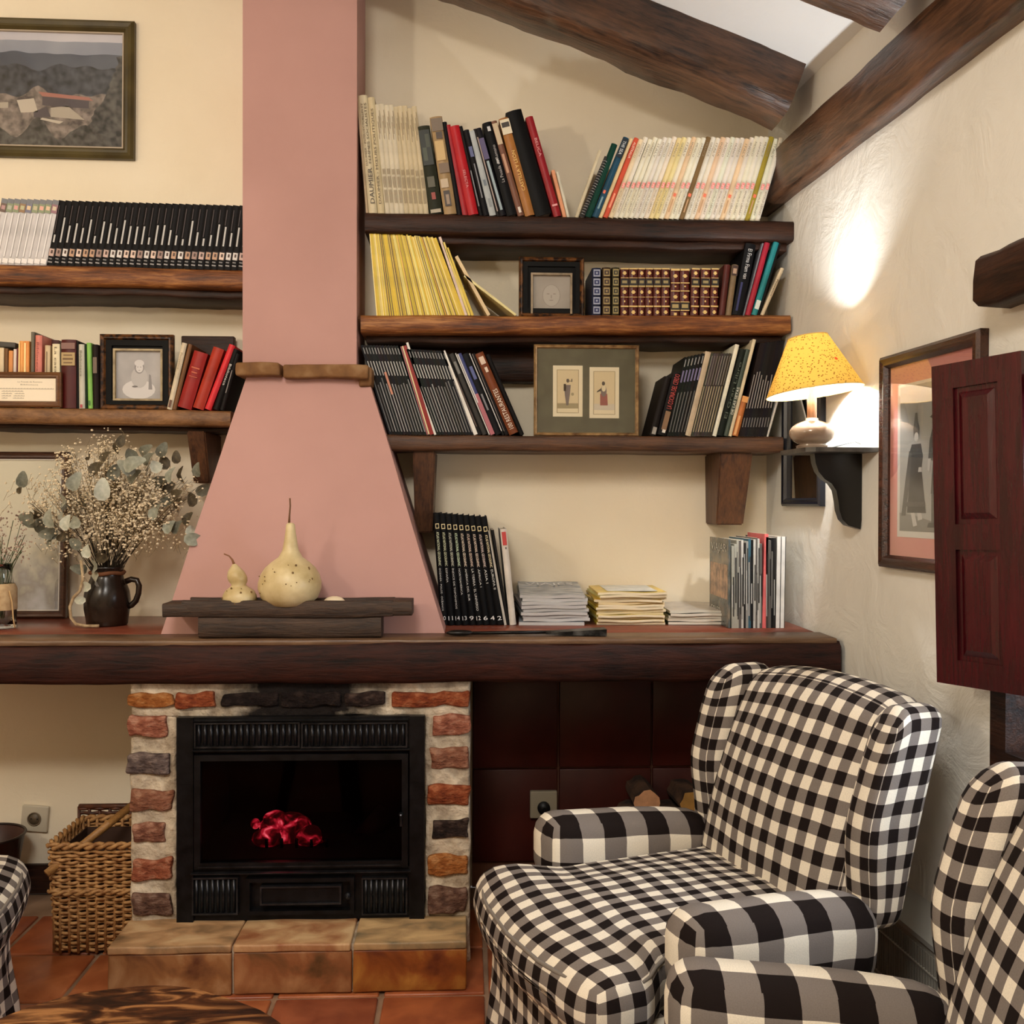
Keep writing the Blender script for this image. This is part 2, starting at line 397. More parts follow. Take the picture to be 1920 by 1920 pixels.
# ceiling: rises to the left
cA = at(1455, 228, D); cB = at(905, 5, D); csl = (cB.z-cA.z)/(cA.x-cB.x)
def ceil_z(x): return cA.z+csl*(cA.x-x)
xa, xb = RX0-.1, CORNER.x+.55
g = G(); g.add([(xa, RY0, ceil_z(xa)), (xb, RY0, ceil_z(xb)), (xb, D+.1, ceil_z(xb)), (xa, D+.1, ceil_z(xa)), (xa, RY0, ceil_z(xa)+.15), (xb, RY0, ceil_z(xb)+.15), (xb, D+.1, ceil_z(xb)+.15), (xa, D+.1, ceil_z(xa)+.15)],
      [(0, 1, 2, 3), (4, 7, 6, 5), (0, 4, 5, 1), (1, 5, 6, 2), (2, 6, 7, 3), (3, 7, 4, 0)])
tag(g.build('ceiling', M_ceil), 'white plaster ceiling rising to the left', kind='structure')
# wall plate along the top of the right wall
s0, zlo = wall_sz(1465, 362, .06); _, zhi = wall_sz(1600, 128, .06); _, zl2 = wall_sz(1600, 248, .06)
def wpt(s, z, off): p = Vector((CORNER.x, CORNER.y, 0))+WT*s+WN*off; return Vector((p.x, p.y, z))
zc_pl = (zhi+zl2)/2
timber('trim_1', wpt(-.02, zc_pl, .0), wpt(3.4, zc_pl, .0), .10, zhi-zl2, M_beam, None, .0035, 60, 3)
tag(bpy.data.objects['trim_1'], 'dark timber wall plate running along the top of the right wall', kind='structure')
# rafters
def rafter(n, y0, y1, hgt, seed, lab):
    yc = (y0+y1)/2
    xr = CORNER.x+(D-yc)*math.tan(WA)-.055
    xl = -1.1
    o = timber('trim_%d' % n, (xr, yc, ceil_z(xr)-hgt/2+.012), (xl, yc, ceil_z(xl)-hgt/2+.012), y1-y0, hgt, M_beam, None, .007, 60, seed, bev=.13, sag=lambda t: .010*math.sin(t*5+1))
    tag(o, lab, kind='structure')
rafter(2, 2.76, 2.94, .165, 5, 'dark rough rafter sloping above the top shelf by the back wall')
rafter(3, 2.10, 2.28, .165, 9, 'dark rough rafter at the top right above the wall plate')
rafter(4, 1.42, 1.60, .165, 13, 'dark rough rafter nearest the camera')
# baseboard left recess
tag(G().box(RX0, -.9, D-.015, D, 0, .09).build('baseboard_left', M_dark), 'dark baseboard in the left recess', kind='structure')
# window frame in the opening (mostly out of frame)
win = empty('window_1', label='dark wood window in the right wall', cat=None); win.matrix_world = WM; win['kind'] = 'structure'
fw = .05
def wframe(g, x0, x1, z0, z1, w_, y0, y1):
    g.box(x0, x1, y0, y1, z0, z0+w_).box(x0, x1, y0, y1, z1-w_, z1).box(x0, x0+w_, y0, y1, z0+w_, z1-w_).box(x1-w_, x1, y0, y1, z0+w_, z1-w_); return g
wframe(G(), s_w0-.03, s_w1+.03, z_w0-.03, z_w1+.03, fw, -.02, .06).build('window_frame', M_dark, win)
wframe(G(), s_w0+.02, s_w1-.02, z_w0+.02, z_w1-.02, .055, .1, .14).build('sash', M_dark, win)
G().box(s_w0+.05, s_w1-.05, .115, .121, z_w0+.05, z_w1-.05).build('pane', glassmat(.01), win)


# ------------------------------------------------------------------ chimney
mant_Y = 2.58
MZ = at(800, 1200, mant_Y).z; MZb = at(800, 1283, mant_Y).z
ch = empty('chimney_breast', (at(563, 1188, 2.8).x, D, MZ), label='pink painted chimney column with flared hood over the mantel', cat='chimney')
ci = -Vector(ch.location)
a = at(455, 300, 2.92); b = at(669, 300, 2.92)
G().box(a.x, b.x, 2.92, D, at(500, 690, 2.92).z, 3.75).build('column', M_pink, ch, loc=ci)
h0 = at(462, 706, 2.905); h1 = at(690, 708, 2.905); k0 = atz(303, 1188, MZ); k1 = atz(832, 1188, MZ)
yb = (k0.y+k1.y)/2; zt = (h0.z+h1.z)/2
nv = 14; hv = []; hf = []
for i in range(nv+1):
    t = i/nv; e_ = t
    x0 = k0.x+(h0.x-k0.x)*e_; x1 = k1.x+(h1.x-k1.x)*e_; y = yb+(2.905-yb)*e_; z = MZ+(zt-MZ)*t
    for j in range(11):
        x = x0+(x1-x0)*j/10; q = noise.noise_vector(Vector((x*4, z*4, 3)))
        hv.append((x+q.x*.004, y+q.y*.004, z))
for i in range(nv):
    for j in range(10): hf.append((i*11+j, i*11+j+1, i*11+12+j, i*11+11+j))
nb = len(hv)
hv += [(k0.x, D, MZ), (h0.x, D, zt), (k1.x, D, MZ), (h1.x, D, zt)]
hf += [tuple([i*11 for i in range(nv, -1, -1)]+[nb, nb+1]), tuple([i*11+10 for i in range(nv+1)]+[nb+3, nb+2]),
       tuple([nv*11+j for j in range(11)]+[nb+3, nb+1]), tuple([j for j in range(10, -1, -1)]+[nb, nb+2])]
autosmooth(G().add(hv, hf).build('hood', M_pink, ch, loc=ci), 35)
M_stone = mottled((96, 62, 32), (150, 116, 80), 14, .75, (1, 1, 1), .8, 30, 6, .3, .7, (122, 84, 46))
def rough_block(name, x0, x1, y0, y1, z0, z1, mat, parent, loc, seed=0, jit=.004, nx=5):
    hx, hy, hz = (x1-x0)/2, (y1-y0)/2, (z1-z0)/2; c = Vector(((x0+x1)/2, (y0+y1)/2, (z0+z1)/2))
    def df(p): return p+noise.noise_vector(Vector((p.x*16+seed*3.3, p.y*16+seed, p.z*30)))*jit
    return rpart(name, (hx, hy, hz), min(hx, hy, hz)*.35, (nx, 1, 2), mat, parent, df, loc=loc+c)
z0 = at(560, 708, 2.86).z; z1 = at(560, 682, 2.86).z
xs = [at(442, 695, 2.86).x, at(527, 695, 2.86).x, at(690, 695, 2.86).x]
rough_block('ledge_stone', xs[0], xs[1]-.004, 2.862, 3.0, z0+.004, z1+.004, M_stone, ch, ci, 1)
rough_block('ledge_stone', xs[1]+.002, xs[2], 2.862, 3.0, z0, z1, M_stone, ch, ci, 2, nx=8)
rough_block('ledge_stone', xs[2]-.03, xs[2]+.008, 2.885, D-.005, z0-.02, z1-.004, M_stone, ch, ci, 3)
# ------------------------------------------------------------------ mantel
xr = onr(1537, 1210).x+.01; xl = -1.75
mt = empty('mantel_beam', (0, mant_Y, MZb), label='long dark timber mantel beam across the fireplace', cat='mantel')
timber('beam', (xl, mant_Y+.1, (MZ+MZb)/2-.004), (xr-.012, mant_Y+.1, (MZ+MZb)/2-.004), .2, MZ-MZb-.012, M_mant, mt, .0045, 70, 21)
bl = timber('mantel_board', (xl, mant_Y+.355, MZ-.011), (CORNER.x+.005, mant_Y+.355, MZ-.011), .43, .022, M_board, mt, .0008, 50, 22)
M_edge = wood((72, 48, 32), (128, 98, 72), .4, 2.6, (1, 12, 12), .25)
timber('edge_strip', (xl, mant_Y+.072, MZ-.007), (xr-.02, mant_Y+.072, MZ-.007), .13, .014, M_edge, mt, .0008, 60, 23)

# ------------------------------------------------------------------ brick surround
BY = 2.62
M_mort = mottled((150, 134, 114), (218, 202, 178), 22, .9, (1, 1, 1), 1.0, 44, 8, .32, .68, bdist=.012, spec=.15)
def sooty(base):                                            # smoke stain above the insert, part of the masonry
    m = base.copy(); nt = m.node_tree; L = nt.links.new; b = nt.nodes['Principled BSDF']; src = b.inputs['Base Color'].links[0].from_socket
    tc = N(nt, 'ShaderNodeTexCoord'); sx = N(nt, 'ShaderNodeSeparateXYZ'); L(tc.outputs['Object'], sx.inputs[0])
    ab = N(nt, 'ShaderNodeMath', operation='ABSOLUTE'); L(sx.outputs[0], ab.inputs[0])
    nz = N(nt, 'ShaderNodeTexNoise'); nz.inputs['Scale'].default_value = 16; nz.inputs['Detail'].default_value = 5; L(tc.outputs['Object'], nz.inputs[0])
    ma = N(nt, 'ShaderNodeMath', operation='MULTIPLY_ADD'); ma.inputs[1].default_value = .30; L(nz.outputs[0], ma.inputs[0]); L(ab.outputs[0], ma.inputs[2])
    rp = N(nt, 'ShaderNodeValToRGB'); e = rp.color_ramp.elements; e[0].position = .27; e[0].color = (1, 1, 1, 1); e[1].position = .40; e[1].color = (0, 0, 0, 1); L(ma.outputs[0], rp.inputs[0])
    mx = N(nt, 'ShaderNodeMixRGB'); mx.inputs[2].default_value = lin((30, 25, 23)); L(rp.outputs[0], mx.inputs[0]); L(src, mx.inputs[1]); L(mx.outputs[0], b.inputs['Base Color']); return m
M_mort2 = sooty(M_mort)
HZ = at(560, 1722, BY).z                                    # hearth top
sur = empty('fireplace_surround', (at(560, 1700, BY).x, BY, 0), label='brick and mortar surround framing the black fireplace insert', cat='fireplace')
so = -Vector(sur.location)
xL = at(241, 1500, BY).x; xl2 = at(331, 1500, BY).x; xr2 = at(796, 1500, BY).x; xR = at(884, 1500, BY).x
zt2 = at(560, 1341, BY).z
def lump(name, x0, x1, y0, y1, z0, z1, seed, nx, nz, jit=.006):
    hx, hy, hz = (x1-x0)/2, (y1-y0)/2, (z1-z0)/2
    def df(p): return p+noise.noise_vector(Vector((p.x*13+seed*5.1, p.y*13, p.z*13+seed)))*jit
    return rpart(name, (hx, hy, hz), .008, (nx, 4, nz), M_mort, sur, df, loc=so+Vector(((x0+x1)/2, (y0+y1)/2, (z0+z1)/2)))
lump('mortar_pier', xL+.004, xl2, BY, D-.02, .0, zt2, 1, 8, 34)
lump('mortar_pier', xr2, xR-.004, BY, D-.02, .0, zt2, 2, 8, 34)
_ml = lump('mortar_lintel', xL+.004, xR-.004, BY, D-.02, zt2-.004, MZb+.004, 3, 50, 8)
_ml.data.materials[0] = M_mort2
BR = [mottled(a, b, 42, .9, (1, 1, 1.6), 1.0, 70, 8, .32, .68, c, bdist=.010, spec=.15) for a, b, c in (
    ((118, 66, 50), (176, 128, 106), (146, 90, 70)), ((70, 58, 56), (128, 112, 104), (96, 82, 78)), ((110, 70, 54), (156, 116, 94), (130, 84, 64)),
    ((96, 58, 46), (170, 128, 106), (128, 84, 66)), ((118, 62, 44), (168, 116, 92), (140, 80, 56)), ((74, 52, 44), (132, 106, 92), (98, 70, 58)),
    ((104, 48, 30), (160, 98, 66), (132, 66, 38)), ((30, 22, 20), (78, 62, 54), (44, 32, 28)), ((128, 72, 34), (176, 124, 78), (150, 92, 46)), ((22, 16, 15), (46, 36, 32), (28, 20, 18)))]
def brick(px0, py0, px1, py1, mi, seed, proud=.012):
    p0 = at(px0, py1, BY-proud); p1 = at(px1, py0, BY-proud)
    hx, hz = (p1.x-p0.x)/2, (p1.z-p0.z)/2
    def df(p): return p+noise.noise_vector(Vector((p.x*26+seed*2.7, p.y*26, p.z*26+seed)))*.009
    o = rpart('brick', (hx, .04, hz), .006, (9, 1, 5), BR[mi], sur, df, loc=so+Vector(((p0.x+p1.x)/2, BY-proud+.04, (p0.z+p1.z)/2)))
    o.rotation_euler = (0, R(random.uniform(-1.2, 1.2)), 0)
for i, (y0, y1, x0, x1, m) in enumerate(((1343, 1384, 239, 313, 0), (1413, 1452, 238, 319, 1), (1483, 1520, 243, 323, 2), (1545, 1580, 246, 308, 3), (1611, 1653, 246, 321, 4), (1676, 1718, 246, 322, 5))):
    brick(x0, y0, x1, y1, m, i+1)
for i, (y0, y1, x0, x1, m) in enumerate(((1341, 1379, 811, 881, 0), (1402, 1442, 806, 880, 2), (1472, 1510, 802, 881, 6), (1537, 1572, 807, 879, 7), (1604, 1642, 801, 877, 8), (1664, 1714, 801, 876, 5))):
    brick(x0, y0, x1, y1, m, i+11)
for i, (x0, x1, m) in enumerate(((238, 325, 8), (329, 404, 6), (416, 520, 9), (526, 640, 9), (647, 722, 7), (735, 882, 6))):
    brick(x0, 1298 if i else 1300, x1, 1326, m, i+21)
# ------------------------------------------------------------------ hearth
hearth = empty('hearth', (at(540, 1800, 2.5).x, 2.5, 0), label='raised hearth step faced with terracotta tiles', cat='hearth'); ho = -Vector(hearth.location)
HY = atz(540, 1770, HZ).y
fx = [atz(p, 1770, HZ).x for p in (205, 437, 660, 877)]
G().box(fx[0]+.006, fx[3]-.006, HY+.008, BY-.004, 0, HZ-.008).build('core', M_mort, hearth, loc=ho)
HT = [mottled((112, 88, 62), (206, 174, 132), 8, .45, (1, 2, 1), .35, 30, 8, .32, .68, (176, 136, 96), .6), mottled((140, 86, 54), (206, 172, 128), 8, .45, (1.4, 2, 1), .35, 30, 8, .32, .68, (178, 136, 96), .6),
      mottled((92, 86, 68), (206, 172, 124), 8, .45, (1, 2, 1), .35, 30, 8, .30, .66, (170, 138, 98), .6)]
HF = [mottled((70, 30, 16), (178, 136, 96), 8, .5, (1, 1, 1), .4, 30, 8, .32, .68, (138, 92, 54), .6), mottled((66, 48, 22), (172, 124, 84), 8, .5, (1, 1, 1), .4, 30, 8, .32, .68, (136, 84, 50), .6),
      mottled((74, 22, 10), (178, 122, 54), 8, .5, (1, 1, 1), .4, 30, 8, .32, .68, (136, 72, 26), .6)]
for i in range(3):
    gp = .003
    c = Vector(((fx[i]+fx[i+1])/2, (HY+BY+.02)/2-.004, HZ-.008))
    rpart('tile', ((fx[i+1]-fx[i])/2-gp, (BY+.02-HY)/2+.004, .010), .005, (6, 4, 1), HT[i], hearth, lambda p, s=i: p+noise.noise_vector(p*9+Vector((s*4, 0, 0)))*.003, loc=ho+c)
    c = Vector(((fx[i]+fx[i+1])/2, HY+.006, (HZ-.018)/2+.001))
    rpart('tile', ((fx[i+1]-fx[i])/2-gp, .010, (HZ-.018)/2-.001), .005, (6, 1, 4), HF[i], hearth, lambda p, s=i: p+noise.noise_vector(p*9+Vector((s*4, 5, 0)))*.003, loc=ho+c)
# ------------------------------------------------------------------ fireplace insert
M_iron = mottled((10, 10, 11), (30, 30, 34), 30, .38, (1, 1, 1), .15, 90, 3, .3, .75, metal=.6)
M_ironl = mottled((28, 28, 31), (66, 66, 70), 30, .3, (1, 1, 1), .1, 90, 3, .3, .75, metal=.7)
IY = BY-.022
ins = empty('fireplace_insert', (at(563, 1720, IY).x, IY, HZ), label='black cast iron fireplace insert with glass door and glowing embers', cat='fireplace insert'); io = -Vector(ins.location)
def rect(px0, py0, px1, py1, Y):
    p = at(px0, py1, Y); q = at(px1, py0, Y); return p.x, q.x, p.z, q.z
X0, X1, Z0, Z1 = rect(331, 1343, 796, 1720, IY); Z0 = HZ+.001
dX0, dX1, dZ0, dZ1 = rect(362, 1409, 768, 1632, IY)
g = G()
g.box(X0, dX0, IY, IY+.045, Z0, Z1).box(dX1, X1, IY, IY+.045, Z0, Z1)
g.box(dX0, dX1, IY+.006, IY+.045, dZ1, Z1).box(dX0, dX1, IY+.012, IY+.045, Z0, dZ0)
autosmooth(g.build('face_frame', M_iron, ins, loc=io))
g = G(); g.box(X0+.02, X1-.02, IY+.44, IY+.45, Z0, Z1).box(X0+.02, X0+.03, IY+.045, IY+.44, Z0, Z1).box(X1-.03, X1-.02, IY+.045, IY+.44, Z0, Z1).box(X0+.03, X1-.03, IY+.045, IY+.44, Z1-.01, Z1).box(X0+.03, X1-.03, IY+.045, IY+.44, dZ0+.0, dZ0+.012)
g.build('firebox', flat((7, 6, 6), .95), ins, loc=io)
# door frame and glass
door = wframe(G(), dX0+.004, dX1-.004, dZ0+.004, dZ1-.004, .016, IY-.006, IY+.012).build('door_frame', M_iron, ins, loc=io)
G().box(dX0+.02, dX1-.02, IY+.002, IY+.006, dZ0+.02, dZ1-.02).build('glass_pane', glassmat(.03, (.5, .42, .42, 1), .004), ins, loc=io)
p = at(752, 1527, IY-.012); g = G(); g.sphere(p, (.006, .012, .006), 10, 6).box(p.x-.003, p.x+.003, p.y-.006, p.y+.014, p.z-.03, p.z); g.build('latch', M_ironl, ins, loc=io)
# grilles built of ribs
def ribs(px0, py0, px1, py1, n, name):
    x0, x1, z0, z1 = rect(px0, py0, px1, py1, IY-.002)
    fr = wframe(G(), x0, x1, z0, z1, .004, IY-.004, IY+.014).build(name, M_ironl, ins, loc=io)
    st = (x1-x0-.008)/n; me = G().tube([(0, 0, 0), (0, 0, z1-z0-.012)], st*.27, 8).mesh('rib', M_ironl, True, True)
    G().box(x0+.003, x1-.003, IY+.0075, IY+.0085, z0+.003, z1-.003).build('grille_back', flat((8, 8, 8), .8), fr)
    for i in range(n): put('rib', me, fr, (x0+.004+st*(i+.5), IY+.001, z0+.006))
ribs(364, 1354, 562, 1403, 17, 'upper_grille'); ribs(565, 1354, 764, 1403, 17, 'upper_grille')
ribs(360, 1645, 446, 1716, 8, 'lower_grille'); ribs(678, 1645, 764, 1716, 8, 'lower_grille')
for (a_, b_, c_, d_) in ((360, 768, 1404, 1408), (357, 770, 1634, 1638), (372, 750, 1622, 1625), (362, 766, 1349, 1352)):
    x0, x1, z0, z1 = rect(a_, c_, b_, d_, IY-.004)
    g = G().box(x0, x1, IY-.009, IY+.008, z0, z1); g.build('moulding', M_ironl, ins, loc=io)
x0, x1, z0, z1 = rect(461, 1645, 664, 1716, IY-.006)
dr = wframe(G(), x0, x1, z0, z1, .010, IY-.008, IY+.014).build('ash_drawer', M_iron, ins, loc=io)
x0, x1, z0, z1 = rect(488, 1660, 640, 1697, IY-.006)
wframe(G(), x0, x1, z0, z1, .004, IY-.010, IY+.012).build('drawer_panel', M_ironl, dr)
G().box(x0+.004, x1-.004, IY-.003, IY+.010, z0+.004, z1-.004).build('drawer_plate', M_iron, dr)
p = at(652, 1680, IY-.012); g = G(); g.sphere(p, (.008, .012, .010), 10, 6); g.build('drawer_knob', M_ironl, dr)
# embers and charred logs
m_emb, nt, b = newmat('mat_embers'); L = nt.links.new
tc = N(nt, 'ShaderNodeTexCoord'); nz = N(nt, 'ShaderNodeTexNoise'); nz.inputs['Scale'].default_value = 26; nz.inputs['Detail'].default_value = 5; nz.inputs['Distortion'].default_value = .8
rp = N(nt, 'ShaderNodeValToRGB'); e = rp.color_ramp.elements; e[0].position = .42; e[0].color = (.010, 0, .0004, 1); e[1].position = .72; e[1].color = (1, .20, .26, 1); x = e.new(.50); x.color = (.07, .001, .003, 1); x = e.new(.60); x.color = (.40, .012, .03, 1)
L(tc.outputs['Object'], nz.inputs[0]); L(nz.outputs[0], rp.inputs[0]); b.inputs['Base Color'].default_value = (.01, .008, .008, 1)
L(rp.outputs[0], b.inputs['Emission Color']); b.inputs['Emission Strength'].default_value = 3.0; b.inputs['Roughness'].default_value = .9
def lumpy(c, r, seed, n=20, m=12):
    g = G().sphere((0, 0, 0), r, n, m); g.v = [tuple(Vector(c)+Vector(v)*(1+.35*noise.noise(Vector(v)*18+Vector((seed, 0, 0))))) for v in g.v]; return g
ey = IY+.2
p = at(530, 1562, ey)
lumpy(p, (.075, .05, .056), 1, 28, 18).build('ember_log', m_emb, ins, True, loc=io)
for k_, (qx, qy, qr) in enumerate(((498, 1572, .030), (515, 1536, .026), (552, 1546, .034), (578, 1570, .030), (590, 1586, .024), (540, 1590, .034))):
    lumpy(at(qx, qy, ey-.05+.02*(k_ % 3)), (qr*1.3, qr, qr), 11+k_*3, 18, 12).build('ember', m_emb, ins, True, loc=io)
p = at(478, 1545, ey); lumpy(p, (.014, .014, .014), 2).build('ember', m_emb, ins, True, loc=io)
M_char = mottled((16, 9, 8), (52, 30, 22), 20, .9, (1, 1, 1), .8, 40, 5, .3, .7)
M_ash = mottled((60, 38, 18), (150, 122, 70), 26, .9, (1, 1, 1), .8, 40, 5, .35, .65)
p = at(600, 1590, ey); G().tube([p+Vector((-.11, .03, -.02)), p+Vector((0, .02, .0)), p+Vector((.13, -.01, .01))], [.03, .034, .03], 10).build('charred_log', M_char, ins, True, loc=io)
p = at(690, 1560, ey+.04); G().tube([p+Vector((-.05, .0, -.06)), p, p+Vector((.05, .03, .05))], .03, 10).build('charred_log', M_char, ins, True, loc=io)
p = at(625, 1612, IY+.08); lumpy(p-Vector((0, 0, .004)), (.045, .03, .012), 5).build('ash_heap', M_ash, ins, True, loc=io)
for k in range(5):
    p = at(500+k*28, 1580, IY+.13); G().tube([(p.x, p.y, dZ0+.012), (p.x, p.y-.004, p.z+.012)], .005, 6).build('grate_bar', M_iron, ins, True, loc=io)
lamp('ember_glow', 'POINT', (at(535, 1530, ey).x, ey-.08, at(535, 1530, ey).z+.03), .10, (1, .12, .12), .03)

# ------------------------------------------------------------------ right recess: shade-darkened tiles and plinth
M_rt = mottled((50, 16, 12), (80, 28, 20), 4, .4, (1, 1, 1), .15, 20, 4, .3, .7)  # terracotta darkened in its base colour to carry the recess shade
ts = .30; ox = at(1047, 1441, D-.03).x; oz = at(1047, 1441, D-.03).z
bm = rbox((ts/2-.003, .008, ts/2-.003), .003, (2, 1, 2), rim=1); rme = bpy.data.meshes.new('tile'); bm.to_mesh(rme); bm.free(); rme.materials.append(M_rt)
G().box(xR+.004, CORNER.x-.002, D-.010, D, 0, MZb).build('tile_bed', mottled((96, 60, 46), (120, 80, 60), 9, .8), wall_back)
for i in range(-2, 4):
    for k in range(-3, 1):
        x = ox+(i+.5)*ts; z = oz+(k+.5)*ts
        if z+ts/2 > MZb+.16 or z < 0.03 or x+ts/2 > CORNER.x+.03: continue
        if x+ts/2 < xR+.02: continue
        o = put('tile', rme, wall_back, (x, D-.017, z))
        if x-ts/2 < xR+.004: w2 = x+ts/2-.003-(xR+.006); o.scale.x = w2/(ts-.006); o.location.x = xR+.006+w2/2
# wood cleats and old timber on the wall behind shelf three
x0, x1, z0, z1 = rect(690, 650, 1003, 716, D-.03)
timber('trim_5', (x0, D-.015, (z0+z1)/2), (x1, D-.015, (z0+z1)/2), .07, z1-z0, M_dark, None, .004, 20, 31)
tag(bpy.data.objects['trim_5'], 'old dark timber set in the wall behind the third shelf', kind='structure')
# ================================================================== shelves
SY = 2.95                                    # plane of the book spines
FYS = 2.935                                  # front edge of the shelves
def shelf(name, pxa, ya, pxb, yb, thick, mat, label, seed, cleat=None, xa=None, xb=None, wob=.0):
    a = at(pxa, ya, FYS); b = at(pxb, yb, FYS)
    if xa is not None: a.x = xa
    if xb is not None: b.x = xb
    e = empty(name, ((a.x+b.x)/2, (FYS+D)/2, (a.z+b.z)/2-thick), label=label, cat='shelf')
    yc = (FYS+D)/2; dp = D-FYS
    timber('board', (a.x, yc, a.z-thick/2), (b.x, yc, b.z-thick/2), dp, thick, mat, e, .0022, 44, seed, sag=(lambda t: 0))
    if cleat:
        h, back = cleat
        timber('cleat', (a.x+.012, (FYS+back+D)/2, a.z-thick-h/2), (b.x-.012, (FYS+back+D)/2, b.z-thick-h/2), D-FYS-back, h, M_dark, e, .004, 44, seed+50)
    def z_at(px):
        X = at(px, 600, SY).x; t = (X-a.x)/(b.x-a.x); return a.z+(b.z-a.z)*t
    return e, z_at
sh_top, Z_top = shelf('wall_shelf', 684, 398, 1489, 415, .058, M_dark, 'top dark wooden shelf right of the chimney', 1, (.024, .03))
sh_2, Z_2 = shelf('wall_shelf', 676, 591, 1483, 591, .052, M_mid, 'second wooden shelf right of the chimney holding yellow magazines', 2, (.022, .05))
sh_3, Z_3 = shelf('wall_shelf', 724, 815, 1469, 819, .046, wood((40, 20, 12), (104, 66, 36), .45, 2.4, (1, 18, 18), .6), 'third wooden shelf with the double portrait frame', 3)
sh_a, Z_a = shelf('wall_shelf', -190, 492, 458, 506, .055, M_mid, 'upper wooden shelf left of the chimney under black volumes', 4, (.022, .03))
sh_b, Z_b = shelf('wall_shelf', -190, 760, 432, 770, .046, wood((86, 52, 22), (150, 106, 64), .5, 2.2, (3, 8, 8), .6), 'lower wooden shelf left of the chimney with carved edge', 5, (.012, .05))
# brackets under the lower shelves
def bracket(px0, px1, py0, py1, taper, label, zt):
    a = at(px0, py1, FYS+.02); b = at(px1, py0, FYS+.02); wd = b.x-a.x
    e = empty('shelf_bracket', (a.x, D, a.z), label=label, cat='bracket')
    o = -Vector(e.location); g = G()
    y0, y1 = FYS+.02, D
    # side profile tapering towards the wall at its foot, narrowing front
    v = [(a.x, y0+.06, a.z), (b.x-taper, y0+.06, a.z), (b.x-taper, y1, a.z), (a.x, y1, a.z), (a.x-.004, y0, zt), (b.x, y0, zt), (b.x, y1, zt), (a.x-.004, y1, zt)]
    g.add(v, [(0, 3, 2, 1), (4, 5, 6, 7), (0, 1, 5, 4), (1, 2, 6, 5), (2, 3, 7, 6), (3, 0, 4, 7)])
    ob = g.build('block', wood((48, 26, 14), (104, 66, 38), .5, 3, (12, 12, 1.2), .4), e, loc=o)
    bm = bmesh.new(); bm.from_mesh(ob.data); bmesh.ops.bevel(bm, geom=bm.edges[:], offset=.004, segments=2, affect='EDGES'); bm.to_mesh(ob.data); bm.free()
    return e
bracket(1352, 1412, 846, 985, .012, 'tapered wooden bracket under the right end of the third shelf', Z_3(1380)-.046)
bracket(776, 816, 846, 1000, .01, 'dark wooden bracket under the third shelf beside the pink hood', Z_3(780)-.046)
bracket(352, 384, 800, 905, .0, 'wooden bracket under the lower left shelf behind the dried bouquet', Z_b(370)-.060)

# ================================================================== books
ORD = ['first', 'second', 'third', 'fourth', 'fifth', 'sixth', 'seventh', 'eighth', 'ninth', 'tenth', 'eleventh', 'twelfth', 'thirteenth', 'fourteenth', 'fifteenth', 'sixteenth', 'seventeenth', 'eighteenth', 'nineteenth', 'twentieth',
       'twenty-first', 'twenty-second', 'twenty-third', 'twenty-fourth', 'twenty-fifth', 'twenty-sixth', 'twenty-seventh', 'twenty-eighth', 'twenty-ninth', 'thirtieth', 'thirty-first', 'thirty-second', 'thirty-third', 'thirty-fourth', 'thirty-fifth', 'thirty-sixth', 'thirty-seventh', 'thirty-eighth', 'thirty-ninth', 'fortieth']
PAGE = mottled((196, 184, 160), (226, 216, 196), 60, .9, (1, 30, 1), 0)
def cover_mat(c, gloss=.45):
    d = tuple(max(0, int(v*.86)) for v in c)
    dk = max(c) < 70
    return mottled(d, c, 14, max(gloss, .55) if dk else gloss, (1, 1, 1), 0, lo=.3, hi=.6, spec=.14 if dk else .3)
def cover_mesh(t, d, h, hard):
    g = G(); c = .0026 if hard else .0008; c = min(c, t*.25)
    x0, x1 = 0, t
    g.box(x0, x0+c, .002, d, 0, h).box(x1-c, x1, .002, d, 0, h)
    n = 5; bul = min(.004, t*.18) if hard else 0
    v = []; f = []
    for i in range(n+1):
        u = i/n; y = .002-bul*math.sin(math.pi*u)-.002*math.sin(math.pi*u)**.3 if 0 < u < 1 else .002
        for (yy, z) in ((y, 0), (y, h), (y+c+.001, h), (y+c+.001, 0)): v.append((t*u, yy, z))
    for i in range(n):
        for j in range(4): f.append((i*4+j, (i+1)*4+j, (i+1)*4+(j+1) % 4, i*4+(j+1) % 4))
    f += [(0, 1, 2, 3), (n*4+3, n*4+2, n*4+1, n*4)]
    g.add(v, f); return g, bul
